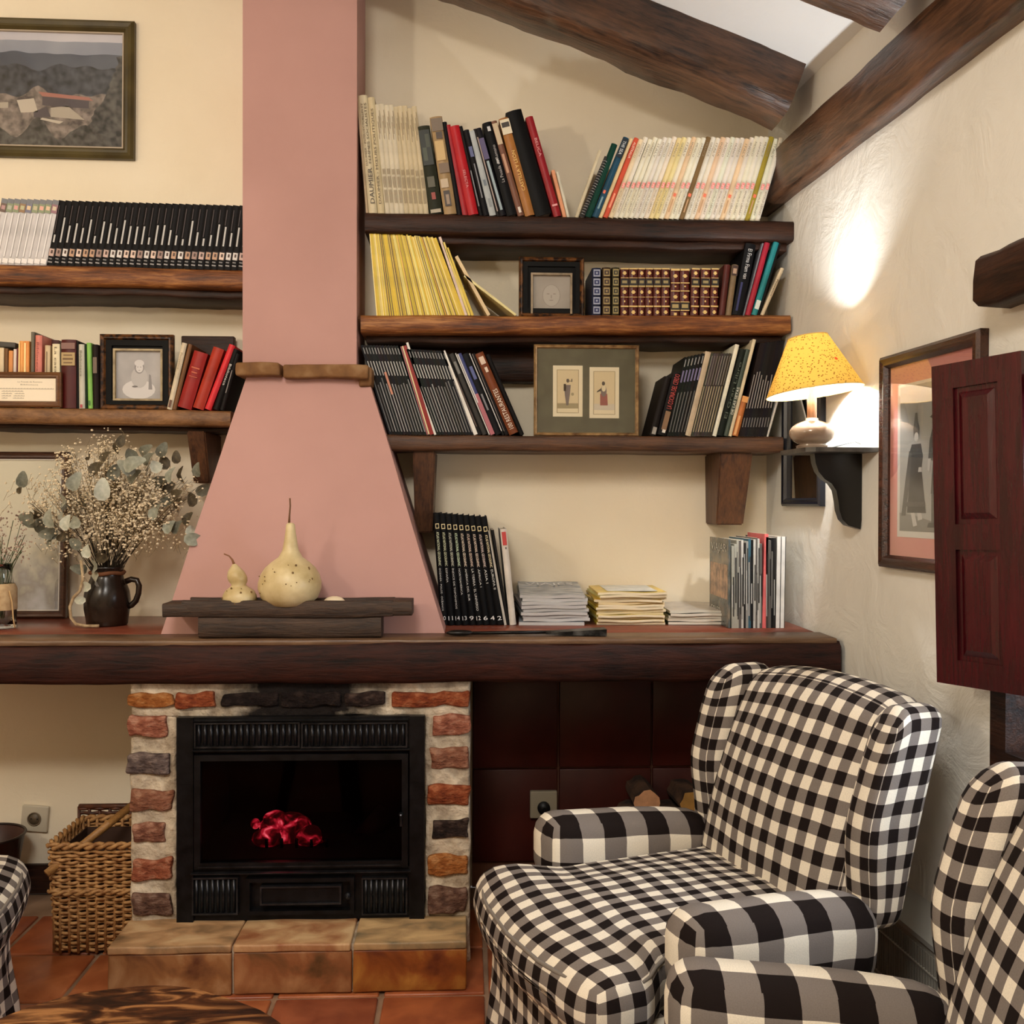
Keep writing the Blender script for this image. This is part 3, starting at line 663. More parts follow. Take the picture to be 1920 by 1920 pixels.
def book(label, cat, b0, b1, t0, ytop, ybot, zb, col, Y=SY, depth=.175, hard=True, group=None, prints=(), texts=(), gloss=.45, name='book', thin=False, plain=False):
    k = Y/F
    xa = at(b0, ybot, Y).x; xb = at(b1, ybot, Y).x
    H = (ybot-ytop)*k; dx = (t0-b0)*k; th = math.atan2(dx, H)
    t = (xb-xa)*math.cos(th)*.985; hh = H/math.cos(th) - (abs(math.tan(th))*t if th < 0 else 0)*.0
    hh = max(.02, hh-t*abs(math.sin(th))*.6)
    piv = xa if th <= 0 else xb
    off = 0 if th <= 0 else -t
    m = cover_mat(col, gloss)
    if thin:
        g = G(); g.add([(off,0,0),(off+t,0,0),(off+t,depth,0),(off,depth,0),(off,0,hh),(off+t,0,hh),(off+t,depth,hh),(off,depth,hh)], [(0,1,5,4),(1,2,6,5),(3,0,4,7)], 0)
        g.f += [(0,3,2,1),(4,5,6,7),(2,3,7,6)]; g.m += [1, 1, 1]
        mats = [m, PAGE]; k0 = 0
        for (u0, u1, v0, v1, pc) in prints:
            mi = len(mats); mats.append(flat(pc, .5))
            y_ = -.0003-.00006*(mi-2)
            g.add([(off+u0*t, y_, v0*hh), (off+u1*t, y_, v0*hh), (off+u1*t, y_, v1*hh), (off+u0*t, y_, v1*hh)], [(0, 1, 2, 3)], mi)
        o = g.build(name, mats, None, loc=(piv, Y, zb+.0006), rot=(0, th, 0), fix=False)
        return tag(o, label, cat, group)
    e = empty(name, (piv, Y, zb+.0006), (0, th, 0), label, cat, group)
    g, bul = cover_mesh(t, depth, hh, hard); g.v = [(x+off, y, z) for x, y, z in g.v]
    autosmooth(g.build('cover', m, e, fix=False), 30)
    ins_ = .003 if hard else .0005; c = .0026 if hard else .0008
    G().box(off+c+.0002, off+t-c-.0002, .0045, depth-ins_, ins_, hh-ins_).build('pages', PAGE, e, fix=False)
    yf = -bul-.0022
    if prints:
        g = G(); mats = []
        for qi, (u0, u1, v0, v1, pc) in enumerate(prints):
            mm = flat(pc, .5); y_ = yf-.00008*qi
            if mm not in mats: mats.append(mm)
            g.add([(off+u0*t, y_, v0*hh), (off+u1*t, y_, v0*hh), (off+u1*t, y_, v1*hh), (off+u0*t, y_, v1*hh)], [(0, 1, 2, 3)], mats.index(mm))
        g.build('spine_print', mats, e, fix=False)
    for tx in texts:
        s, u, v0, v1, hfrac, tc_ = tx[:6]; mode = tx[6] if len(tx) > 6 else 'ttb'
        if mode == 'h': letter(s, (off+u*t, yf-.0003-.00008*len(prints), (v0+v1)/2*hh), hfrac*t, (v1-v0)*hh, tc_, e, 'h')
        else: letter(s, (off+u*t, yf-.0003-.00008*len(prints), (v0+v1)/2*hh), (v1-v0)*hh, hfrac*t, tc_, e, mode)
    return e
def gjit(c, a=8):
    d = random.randint(-a, a); return tuple(max(0, min(255, v+d)) for v in c)
def jit(c, a=8): return tuple(max(0, min(255, v+random.randint(-a, a))) for v in c)

# ---- upper left shelf: pale volumes, then the long black series
xs = -22; n = 0
while xs < 86:
    wpx = 12.0; yb = 491+xs*.024; yt = 369+xs*.028
    tops = random.choice(((150, 110, 120), (120, 120, 140), (110, 90, 80), (150, 120, 90), (140, 150, 120)))
    book('pale grey illustrated volume, %s from left on the upper left shelf' % ORD[n], 'book', xs, xs+wpx, xs+25, yt, yb, Z_a(xs), gjit((214, 210, 210), 6), hard=False, group='pale volumes on the upper left shelf',
         prints=((0, 1, .93, 1, (120, 122, 128)), (.02, .98, .80, .93, tops), (.2, .8, .84, .9, jit((200, 170, 140), 30)), (.04, .96, .03, .1, (236, 232, 230)), (.1, .3, .12, .78, (232, 230, 230))), depth=.17)
    xs += wpx; n += 1
k = 0
while xs < 456:
    wpx = 12.9+random.uniform(-.6, .6); yb = 491+xs*.024; yt = 369+xs*.028; lean = 24-8*(xs/456)
    pc = random.choice(((226, 200, 184), (200, 170, 160), (160, 130, 120), (220, 214, 210), (190, 150, 120)))
    q = random.uniform(.45, .75)
    book('black volume with spine portrait, %s of its row on upper left shelf' % ORD[k], 'book', xs, xs+wpx, xs+lean, yt, yb, Z_a(xs), (16, 13, 14), hard=False, group='black portrait volumes on the upper left shelf',
         prints=((.35, .6, .36, q, (190, 188, 186)), (.28, .4, q+.02, .92, (58, 44, 46)), (.06, .94, .15, .27, (60, 48, 44)), (.12, .8, .15, .26, pc), (.35, .65, .19, .24, (70, 44, 34)), (.2, .8, .05, .07, (150, 146, 146)), (.2, .7, .10, .12, (120, 118, 118))), depth=.17, gloss=.3)
    xs += wpx; k += 1
# ---- lower left shelf, back row
RB = 'on the lower left shelf'
def rb(desc, b0, b1, t0, yt, col, yb=763, **kw): return book(desc, 'book', b0, b1, t0, yt, yb, Z_b(b0), col, **kw)
rb('cream paperback at the far left edge behind the framed notice', -4, 6, -3, 654, (228, 206, 168), hard=False)
rb('brown paperback second behind the framed notice', 7, 14, 8, 655, (112, 74, 34), hard=False)
rb('short orange paperback behind the framed notice', 14, 22, 16, 659, (226, 150, 84), hard=False)
rb('short white paperback beside the short orange one', 23, 29, 25, 656, (232, 214, 202), hard=False, prints=((0, 1, .0, .55, (170, 160, 150)),))
rb('thin dark red book before the two bright orange ones', 29, 34, 31, 654, (98, 22, 16), hard=False)
rb('bright orange book, left of the orange pair above the framed notice', 34, 44, 36, 641, (250, 176, 96), prints=((.05, .3, .05, .97, (255, 214, 140)),))
rb('bright orange book, right of the orange pair above the framed notice', 45, 54, 46, 641, (246, 160, 84), prints=((.05, .45, .05, .97, (255, 220, 150)),))
rb('tall grey green hardback next to the pink book', 56, 63, 58, 624, (112, 104, 88))
rb('salmon pink book above the framed notice', 64, 77, 66, 630, (230, 138, 122), texts=(('Biblioteca', .5, .5, .9, .35, (150, 70, 64)),))
rb('small cream paperback left of the white one', 82, 92, 84, 648, (214, 190, 152), hard=False, prints=((.35, .5, .5, .9, (120, 100, 80)),))
rb('white paperback beside the dark red leather volume', 98, 112, 98, 645, (240, 226, 188), hard=False, texts=(('La casa', .5, .55, .95, .35, (120, 104, 80)),))
book('tall red brown hardback behind the small cream paperbacks', 'book', 79, 108, 81, 629, 758, Z_b(90), (84, 30, 18), Y=SY+.07, depth=.11)
rb('dark red leather volume with pale title label', 115, 143, 115, 637, (78, 16, 14), prints=((.05, .98, .86, .95, (130, 92, 82)), (.06, .98, .62, .81, (176, 148, 98)), (.2, .8, .76, .78, (110, 80, 40)), (.15, .85, .70, .73, (110, 80, 40)), (.2, .8, .65, .67, (110, 80, 40))))
rb('black hardback between red leather volume and white book', 143, 148, 143, 640, (18, 16, 14))
rb('narrow white grey hardback beside the green one', 148, 159.5, 147, 645, (206, 202, 184), texts=(('Biblioteca', .5, .5, .9, .4, (110, 110, 90)),), prints=((.3, .7, .01, .06, (176, 60, 70)),))
rb('dark green thin book left of the bright green one', 159.5, 165, 158, 645, (22, 44, 20))
rb('bright lime green slim book', 165, 174, 162, 642, (140, 196, 92), prints=((.2, .6, .05, .12, (60, 110, 40)),))
rb('dark brown patterned book beside the portrait frame', 174.5, 185, 173, 645, (34, 24, 20), prints=((.2, .9, .55, .8, (104, 84, 68)),))
# leaning red group
rb('cream hardback leaning right beside the portrait frame', 312, 322, 340, 640, (222, 206, 178), yb=764, texts=(('Provence', .5, .6, .85, .4, (150, 130, 100)),), prints=((.25, .75, .03, .14, (96, 60, 40)),))
rb('slim brown hardback leaning right next to the cream one', 322, 330, 352, 642, (120, 78, 42), yb=764)
rb('thick dark red hardback leaning right', 330, 358, 362, 656, (150, 20, 14), yb=764, prints=((.2, .8, .70, .72, (196, 90, 50)), (.3, .7, .62, .64, (196, 90, 50)), (.2, .8, .55, .56, (196, 90, 50))))
rb('orange red hardback leaning right, second of the three reds', 359, 381, 398, 649, (172, 46, 24), yb=765)
rb('bright crimson hardback leaning right, last of the three reds', 382, 395, 428, 643, (222, 48, 56), yb=765)
rb('black slim book leaning right, nearest the reds', 398, 410, 436, 652, (22, 20, 20), yb=766, texts=(('Biblioteca', .5, .4, .75, .4, (210, 205, 200)),))
rb('black slim book leaning right, touching the pink chimney', 411, 420, 440, 660, (28, 24, 24), yb=766, prints=((.3, .5, .3, .7, (130, 120, 116)),))
# plain dark board behind them, stand-in for the dark books and frames
x0, x1, z0, z1 = rect(338, 629, 438, 762, D-.05)
o = rpart('wooden_board', ((x1-x0)/2, .012, (z1-Z_b(380))/2-.001), .004, (2, 1, 2), M_dark, None, None, ((x0+x1)/2, D-.03, (z1+Z_b(380))/2)); tag(o, 'dark wooden board standing upright behind the leaning red books', 'tray')
# dark book lying across the small books at the far left
p = at(15, 640, SY+.04); o = rpart('book', (.045, .06, .008), .003, (2, 2, 1), cover_mat((70, 66, 60)), None, None, (p.x-.01, p.y+.03, p.z)); tag(o, 'dark grey book lying flat on the small paperbacks at the far left', 'book')
o.location.z = at(15, 652, SY).z+.012; o.rotation_euler = (0, R(4), 0)

# ---- top right shelf
RC = 'on the top shelf'
def yb_top(px): return 391+(px-690)*.0275
def rc(desc, b0, b1, t0, yt, col, **kw): return book(desc, 'book', b0, b1, t0, yt, yb_top(b0), Z_top(b0), col, **kw)
cr = (216, 200, 164)
rc('cream hardback at the far left end of the top shelf beside chimney', 686, 691, 668, 172, (196, 172, 140))
rc('thick cream art volume, first tall one on the top shelf', 691.5, 708, 672, 172, (222, 208, 174), texts=(('DAUMIER', .58, .08, .38, .5, (62, 50, 34), 'btt'), ('FEMMES SOCIALISTES', .68, .42, .93, .28, (92, 78, 54), 'btt'), ('DAUMIER - INTELLECTUELLES ET', .3, .40, .93, .24, (120, 102, 74), 'btt')))
rc('cream art volume with lettered spine, second tall one on the top shelf', 708.5, 722, 689, 176, (214, 198, 160), texts=(('DAUMIER - MŒURS POLITIQUES', .5, .08, .9, .4, (92, 78, 54), 'btt'),))
xs = 722.5; n = 0
for i in range(9):
    wpx = 9.1; t0 = 703+i*8.6
    c = gjit((214, 203, 178) if i < 4 else (208, 192, 158), 6)
    rc('slim faded cream booklet, %s of its series left of the dark green book' % ORD[i], xs, xs+wpx, t0, 189+random.uniform(-2, 3)+i*.6, c, hard=False, group='slim cream series on the top shelf',
       prints=tuple((.25+.22*q, .36+.22*q, a, a+ln, (140, 120, 86)) for q in range(3) for a, ln in ((.10, .12), (.24, .10), (.36, .05), (.68+.05*q, .16))))
    xs += wpx
rc('thick dark green book with foliage jacket', 806, 831, 781, 229, (46, 48, 36), prints=((.1, .9, .55, .95, (34, 38, 30)), (.2, .75, .3, .42, (84, 80, 60)), (.35, .65, .16, .24, (150, 60, 48)), (.1, .9, .01, .05, (170, 160, 140)), (.2, .5, .6, .75, (70, 76, 58)), (.5, .8, .75, .9, (64, 68, 52))))
rc('thick tan and grey figured book beside the dark green one', 833, 857, 805, 212, (172, 142, 100), prints=((.05, .95, .85, .98, (120, 104, 88)), (.1, .8, .55, .75, (204, 172, 116)), (.15, .95, .42, .52, (122, 100, 78)), (.1, .7, .27, .36, (196, 176, 148)), (.2, .7, .08, .24, (66, 54, 46)), (.35, .6, .1, .2, (150, 130, 110)), (.3, .8, .77, .84, (80, 66, 56))))
rc('black slim hardback left of the two red books', 857.5, 867, 828, 222, (20, 18, 22))
rc('slim crimson book, left of the red pair', 867.5, 878, 834, 227, (166, 22, 32), hard=False)
rc('thick crimson book, right of the red pair', 878.5, 898, 842, 229, (186, 22, 34), texts=(('SELECTA', .5, .3, .5, .25, (222, 150, 150)),))
rc('black book right of the crimson pair', 899, 906, 860, 230, (22, 20, 22), prints=((.3, .6, .1, .5, (120, 120, 126)),))
rc('black book with blue label on spine', 906.5, 918, 868, 237, (24, 22, 26), prints=((.2, .8, .68, .8, (90, 96, 140)), (.4, .6, .2, .6, (130, 130, 136))))
rc('pale grey paperback among the black ones', 918.5, 931, 878, 238, (182, 188, 190), hard=False, prints=((.3, .7, .35, .42, (110, 120, 130)), (.3, .7, .1, .2, (140, 146, 150))))
rc('black and white striped slim book', 931.5, 937, 887, 235, (36, 32, 32), hard=False, prints=((.5, .9, .05, .9, (170, 150, 140)),))
rc('black book with purple and blue spine panel', 937.5, 950, 890, 234, (26, 24, 30), prints=((.1, .9, .64, .88, (86, 76, 116)), (.3, .7, .06, .62, (150, 168, 176))))
rc('thick glossy black book with white lettering', 951, 971, 903, 223, (18, 18, 20), gloss=.25, texts=(('La Posada de Romano', .5, .35, .75, .3, (176, 172, 172), 'btt'),), prints=((.35, .65, .90, .95, (200, 200, 200)), (.4, .6, .55, .6, (190, 190, 190))))
rc('brown and cream slim book left of the ochre one', 971.5, 984, 919, 221, (126, 84, 66), prints=((.1, .9, .75, .97, (200, 180, 150)), (.2, .6, .45, .65, (196, 150, 120)), (.3, .7, .03, .09, (220, 210, 200))))
rc('ochre brown book with white top band', 985, 1004, 934, 215, (170, 112, 54), prints=((0, 1, .83, .98, (224, 212, 186)), (.1, .9, .90, .95, (60, 50, 44))), texts=(('CASTILLA Y LEÓN', .5, .25, .66, .42, (246, 206, 120), 'btt'),))
rc('very thick tall black book leaning left', 1005, 1037, 946, 201, (12, 11, 11), gloss=.3)
rc('tall dark red book leaning left against the black one', 1039, 1054, 984, 213, (150, 26, 36), texts=(('BELICA', .5, .6, .78, .35, (230, 160, 160)),), prints=((.15, .85, .10, .12, (220, 150, 150)),))
rc('small orange booklet leaning at end of left group', 1056, 1063, 1033, 312, (232, 160, 118), hard=False)
rc('small white booklet leaning at the end of left group', 1063.5, 1069, 1042, 315, (220, 214, 194), hard=False)
rc('thin cream notebook leaning right, first of right group', 1077, 1084, 1122, 274, (216, 202, 170), hard=False)
sp = rc('dark spiral bound notebook leaning right', 1084.5, 1095, 1133, 286, (60, 58, 56), hard=False)
for q in range(22):
    g = G(); pts = [(math.cos(a_)*.006-.008, math.sin(a_)*.006-.002, .008+q*.0082) for a_ in [2*math.pi*i/8 for i in range(8)]]
    g.tube(pts, .0016, 5, closed=True); g.build('coil', flat((150, 150, 150), .35, .8), sp, True)
rc('dark green folder leaning right', 1095.5, 1108, 1146, 262, (18, 62, 50))
rc('teal blue book lettered at its top', 1108.5, 1121, 1168, 250, (30, 74, 98), texts=(('THE SEA', .5, .78, .95, .5, (225, 228, 226)),), prints=((.05, .95, .745, .98, (20, 34, 46)), (.2, .6, .29, .33, (226, 110, 80)), (.3, .6, .1, .25, (120, 150, 160))))
rc('plain cream hardback between teal and orange red books', 1121.5, 1129, 1180, 252, (236, 208, 158))
rc('orange red hardback in the pale book series', 1129.5, 1139, 1189, 251, (214, 86, 60), texts=(('AUSTRALIA', .5, .74, .94, .5, (246, 220, 200)),), prints=((.3, .7, .12, .3, (236, 150, 120)),))
# the long pale series
xs = 1139.5; i = 0; names = ['MEXICO', 'JAPAN', 'FRANCE', 'GREECE', 'ITALY', 'INDIA']
seq = ['c', 'w', 'w', 'w', 'w', 'w', 'w', 'w', 'y', 'y', 'w', 'p', 'w', 'w', 'B', 'w', 'g', 'p', 'w', 'w', 'w', 'w', 'p', 'w', 'w', 'w', 'w', 'O', 'w', 'w']
tot = (1424-1139.5)/len(seq)
CL = {'w': (238, 230, 210), 'c': (240, 222, 180), 'y': (238, 218, 160), 'p': (238, 206, 164), 'B': (128, 100, 62), 'g': (238, 230, 208), 'O': (168, 148, 50)}
for i, s in enumerate(seq):
    frac = i/len(seq); t0 = xs+58-12*frac; yt = 251+random.uniform(-2, 3)
    tx = [(names[i % 6], .5, .76, .93, .42, (150, 136, 112))]
    pr = [] 
    if s in 'wgcy': tx += [('WORLD LIBRARY', .5, .06, .35, .42, (140, 126, 104))]; pr = [(.2, .8, .375, .445, (236, 128, 118))]; tx += [('LIFE', .5, .38, .44, .42, (250, 226, 218))]
    else: pr = [(.2, .8, .27, .31, (232, 120, 90)), (.35, .6, .08, .24, (190, 150, 110))]
    lab = {'B': 'brown hardback in the long pale book series', 'O': 'olive yellow hardback in the long pale book series'}.get(s, 'pale cream hardback with red logo in long series')
    if s in 'BO': rc(lab, xs, xs+tot, t0, yt, CL[s], texts=tx[:1], prints=pr)
    else: 
        lab, grp = {'y': ('yellowish cream hardback, %s place in the long leaning pale series' % ORD[i], 'yellowish books of the pale series'), 'p': ('peach cream hardback, %s place in the long leaning pale series' % ORD[i], 'peach books of the pale series')}.get(s, ('off-white hardback with small red logo, %s place in long leaning series' % ORD[i], 'off-white books of the pale series'))
        e_ = rc(lab, xs, xs+tot, t0, yt, jit(CL[s], 4), texts=tx, prints=pr, group=grp)
        if s in 'wgcy':
            tt = e_.children[0]
    xs += tot

# ---- second shelf: yellow magazines
yel = (226, 192, 48)
def r2(desc, b0, b1, t0, yt, col, yb=589, cat='book', **kw): return book(desc, cat, b0, b1, t0, yt, yb, Z_2(b0), col, **kw)
nmag = 40
for i in range(nmag):
    fr = i/(nmag-1); b = 706+fr*163; t0 = 692+fr*122; yt = 432+fr*12+random.uniform(-1.5, 1.5)
    c = jit(random.choice((yel, yel, (236, 206, 84), (214, 176, 40), (240, 216, 120))), 8)
    dk = random.random()
    r2('yellow spined magazine, %s from left in the packed row on second shelf' % ORD[i], b, b+4.0, t0, yt, c, thin=True, name='magazine', cat='magazine', group='yellow magazines on the second shelf', depth=.172, Y=SY+random.uniform(0, .004),
       prints=((.65, 1, 0, 1, (92, 58, 24)),) if dk < .35 else ((.0, .4, .0, 1, (250, 232, 150)),) if dk < .6 else ())
for (d_, b0, b1, t0, yt, c) in (('pink white magazine leaning at the end of the yellow row', 872, 877, 822, 442, (232, 206, 190)), ('yellow magazine leaning left next to the pink white one', 878, 883, 829, 452, (240, 214, 110)), ('yellow magazine leaning further left, second from the end', 884, 889, 836, 462, (230, 200, 70)),
                               ('cream magazine slumped open over the shelf', 914, 921, 852, 478, (232, 206, 160)), ('pale yellow magazine slid down almost touching the small frame', 966, 973, 868, 515, (240, 226, 160))):
    r2(d_, b0, b1, t0, yt, c, thin=True, name='magazine', cat='magazine', depth=.172)
# leather series
def leather(desc, b0, b1, t0, yt, col, prints, grp=None): return r2(desc, b0, b1, t0, yt, col, prints=prints, group=grp, gloss=.35)
def pat(cc, bg): return tuple(p_ for v in (.04, .235, .43, .62, .81) for p_ in ((.12, .88, v, v+.15, cc), (.22, .78, v+.03, v+.12, bg), (.4, .6, v+.055, v+.095, cc)))
leather('dark blue gilt leather book beside the small black frame', 1110, 1127, 1110, 499, (30, 36, 62), pat((150, 156, 176), (26, 34, 84)))
leather('brown gilt leather book, right of the blue one', 1129, 1145, 1129, 498, (60, 42, 28), pat((150, 128, 80), (58, 38, 28)))
leather('olive gilt leather book before the maroon set', 1147, 1161, 1147, 498, (58, 52, 34), pat((150, 134, 84), (52, 48, 32)))
gold = (222, 190, 120)
def maroon(kind):
    pr = []
    def fleur(v):
        return [(.36, .64, v, v+.075, gold), (.26, .74, v+.022, v+.05, gold)]
    if kind == 0:
        for v in (.86, .46, .035): pr += fleur(v)
        pr += [(0, 1, .975, 1, gold), (0, 1, .79, .80, gold), (0, 1, .60, .775, (26, 20, 18)), (.2, .8, .68, .74, (150, 134, 90)), (0, 1, .60, .635, (176, 150, 92)), (0, 1, .385, .395, gold), (.42, .58, .28, .32, gold), (0, 1, .18, .21, gold)]
    else:
        for v in (.80, .36): pr += fleur(v)
        pr += [(0, 1, .95, .99, gold), (0, 1, .68, .70, gold), (.4, .6, .6, .63, gold), (0, 1, .51, .53, gold), (0, 1, .28, .295, gold), (0, 1, .12, .27, (26, 22, 18)), (.15, .85, .16, .24, (170, 150, 100)), (0, 1, .10, .12, gold), (.35, .65, .0, .06, gold)]
    return tuple(pr)
mx = [1163, 1179, 1196, 1210, 1225, 1240, 1257, 1275, 1294, 1312, 1331]; mw = [15, 16, 13, 14, 14, 15, 17, 17, 15, 17, 14]
for i, (x_, w_) in enumerate(zip(mx, mw)):
    kd = 1 if i in (6, 7) else 0
    leather('gilt maroon leather volume, %s from left, with ' % ORD[i] + ('low black label' if kd else 'high black label'), x_, x_+w_, x_+(i > 7)*2, 500, (88, 26, 18), maroon(kd), 'maroon volumes with low label' if kd else 'maroon volumes with high label')
r2('plain dark red leather book leaning right after the maroon set', 1347, 1359, 1358, 492, (78, 22, 14))
r2('brown and tan speckled book leaning right', 1360, 1371, 1373, 492, (130, 108, 78), prints=((0, 1, .78, .98, (60, 40, 34)), (.2, .8, .82, .92, (170, 140, 116))))
r2('large black book with slanted white lettering leaning right', 1372, 1392, 1398, 452, (14, 14, 18), depth=.17, texts=(('El Firma Fiam van', .5, .5, .92, .4, (206, 206, 206)),), prints=((.2, .4, .05, .45, (40, 44, 96)),))
r2('slim grey silver book leaning right before the red one', 1392.5, 1396, 1429, 451, (120, 122, 130), hard=False)
r2('slim red book leaning right on second shelf', 1396.5, 1407, 1434, 450, (170, 30, 54))
r2('teal slim book leaning right on second shelf', 1408, 1419, 1451, 449, (36, 136, 142), prints=((.1, .9, .08, .2, (220, 230, 226)),))
r2('black slim book leaning right beside the teal one', 1419.5, 1424, 1461, 451, (18, 16, 16), hard=False)
r2('cream slim book leaning right at the shelf end', 1424.5, 1432, 1464, 498, (226, 208, 176), texts=(('Provence', .5, .4, .75, .5, (70, 56, 44)),))

# ---- third shelf, left group of dark magazines
def r3(desc, b0, b1, t0, yt, col, cat='magazine', **kw): return book(desc, cat, b0, b1, t0, yt, 812+(b0-690)*.012, Z_3(b0), col, **kw)
def darkmag(b, wpx, t0, yt, lab, grp):
    q = random.random(); pc = gjit((128, 126, 124), 30)
    pr = [(.55, .9, .03, .60+random.uniform(-.05, .04), pc), (.55, .9, .66, .82, gjit((176, 174, 170), 14)), (.55, .9, .90, .97, gjit((130, 128, 126), 14))]
    if q < .10: pr.append((.2, 1, .45, .7, jit((190, 150, 90), 20)))
    r3(lab, b, b+wpx, t0, yt, jit((22, 20, 21), 6), thin=True, name='magazine', group=grp, prints=tuple(pr), gloss=.35)
labL = 'black spined glossy magazine, %s from the chimney in left block on third shelf'; grpL = 'black magazines left on the third shelf'
b = 730; q_ = 0
while b < 800: darkmag(b, 5.4, b-54, 645+(b-694)*.02, labL % ORD[q_], grpL); b += 5.4; q_ += 1
r3('grey blue magazine with stripes left of the red one', b, b+6, b-50, 648, (104, 108, 112), thin=True, name='magazine', prints=((.1, .4, 0, 1, (160, 60, 54)), (.6, 1, 0, 1, (220, 200, 150)))); b += 6
r3('dark red magazine in the black block on third shelf', b, b+8, b-52, 647, (146, 30, 22), thin=True, name='magazine'); b += 8
r3('thin tall white magazine next to the red one', b, b+4.5, b-53, 641, (236, 232, 224), thin=True, name='magazine'); b += 4.5
labM = 'black spined magazine, %s from left between two white spines on third shelf'; q_ = 0; grpM = 'black magazines between white spines'
while b < 884: darkmag(b, 5.4, b-57, 654+(b-830)*.06, labM % ORD[q_], grpM); b += 5.4; q_ += 1
r3('thick white spined magazine leaning left among black ones', b, b+8, b-62, 657, (244, 240, 232), thin=True, name='magazine'); b += 8
for (d_, w_, c, pr) in (('black book just right of the thick white spine', 8, (24, 20, 20), ((.3, .6, .1, .7, (80, 60, 50)),)), ('dark grey paperback leaning left on third shelf', 9, (62, 60, 58), ((.2, .8, .75, .9, (110, 108, 104)),)), ('white and black striped slim magazine', 5, (28, 26, 26), ((.5, .9, 0, 1, (210, 206, 200)),)),
                       ('slim book with blue top and pink lower spine', 9, (60, 66, 120), ((0, 1, 0, .5, (170, 96, 106)), (.0, .3, .4, 1, (200, 196, 196)))), ('black book with a blue label on third shelf', 12, (18, 18, 22), ((.25, .8, .68, .84, (76, 84, 140)), (.3, .6, .3, .5, (120, 120, 126)))),
                       ('black and white edged slim book left of brown guide', 5, (24, 22, 22), ((.2, .6, .05, 1, (190, 188, 186)),)), ('plain black book left of the brown guide', 8, (20, 16, 18), ((.1, .25, .05, 1, (120, 110, 106)),))):
    r3(d_, b, b+w_, b-64, 662, c, cat='book', hard=False, prints=pr); b += w_+.4
r3('brown restaurant guide with white lettering leaning left', b, b+19, b-68, 661, (118, 58, 24), cat='book', texts=(('100 RESTAURANTES', .5, .06, .55, .5, (236, 222, 204), 'btt'),), prints=((.25, .8, .86, .95, (214, 190, 170)), (.4, .7, .76, .82, (220, 200, 180)))); b += 19.5
r3('black hardback at the right end of the leaning guides', b, min(b+9, 992), b-66, 664, (18, 15, 16), cat='book'); 
# right group on third shelf
labR = 'dark spined magazine in the right block on third shelf'
def r3r(desc, b0, b1, t0, yt, col, cat='book', **kw): return book(desc, cat, b0, b1, t0, yt, 817.5, Z_3(b0), col, **kw)
r3r('black book leaning right, leftmost beside the double portrait', 1217, 1230, 1246, 705, (26, 20, 18), prints=((.2, .8, .02, .14, (150, 146, 140)),), depth=.15)
r3r('black cookbook with red lettering leaning right', 1231, 1249, 1262, 697, (20, 17, 17), texts=(('LA COCINA DEL CERDO', .5, .42, .97, .55, (186, 70, 66), 'btt'),), prints=((.25, .8, .08, .38, (128, 98, 70)), (.4, .75, .04, .09, (220, 216, 210))), depth=.15)
b = 1250
for i in range(6):
    book('black and violet spined magazine, %s to the right of the cookbook' % ORD[i], 'magazine', b, b+5.6, b+34+i*.9, 668-i*1.5, 817.5, Z_3(b), jit((24, 22, 24), 5), thin=True, name='magazine', group='black magazines beside the cookbook',
         prints=((.4, .7, .05, .55, (96, 94, 92)), (.35, .9, .68, .83, (112, 104, 142)), (.4, .7, .88, .97, (150, 150, 150)))); b += 5.6
r3r('thick cream paperback leaning right on third shelf', 1284, 1295, 1323, 657, (200, 180, 152), hard=False)
b = 1296
for i in range(8):
    book('grey brown magazine, %s between cream paperback and tall white spine' % ORD[i], 'magazine', b, b+4.8, b+38, 660, 817.5, Z_3(b), jit((70, 62, 52), 14), thin=True, name='magazine', group='grey brown magazines on third shelf',
         prints=((.1, .5, .05, .6, gjit((146, 134, 106), 24)), (.5, .9, .62, .97, gjit((130, 122, 112), 20)), (.75, 1, 0, 1, (24, 20, 18)))); b += 4.8
r3r('tall white spined book leaning right on third shelf', 1335, 1343, 1379, 643, (240, 236, 214), hard=False)
r3r('dark green black book with faded script on spine', 1343.5, 1356, 1388, 652, (24, 30, 24), texts=(('El Gran Libro', .5, .2, .85, .45, (90, 100, 88), 'btt'),))
r3r('grey green mushroom book with white lettering', 1356.5, 1365, 1398, 652, (70, 82, 72), texts=(('DE LAS SETAS', .5, .25, .56, .6, (232, 230, 214), 'btt'),))
r3r('very tall cream slim book leaning right on third shelf', 1365.5, 1372, 1412, 633, (230, 214, 180), hard=False)
r3r('short orange book in front of the black magazine block', 1372.5, 1384, 1392, 741, (196, 116, 56), prints=((0, 1, .85, 1, (226, 160, 90)), (.1, .5, .02, .5, (226, 170, 110))))
b = 1385
for i in range(10):
    book('black spined magazine, %s from left in the block behind the lamp' % ORD[i], 'magazine', b, b+5.2, b+40-i*.6, 640-i*.6, 817.5, Z_3(b), jit((28, 24, 24), 5), thin=True, name='magazine', group='black magazines beside the lamp',
         prints=((.4, .75, .30, .62+random.uniform(-.06, .1), (146, 138, 134)), (.4, .75, .1, .2, (110, 106, 104)))); b += 5.2
r3r('white spined slim magazine near the lamp', b, b+4, b+33, 700, (226, 222, 214), hard=False)
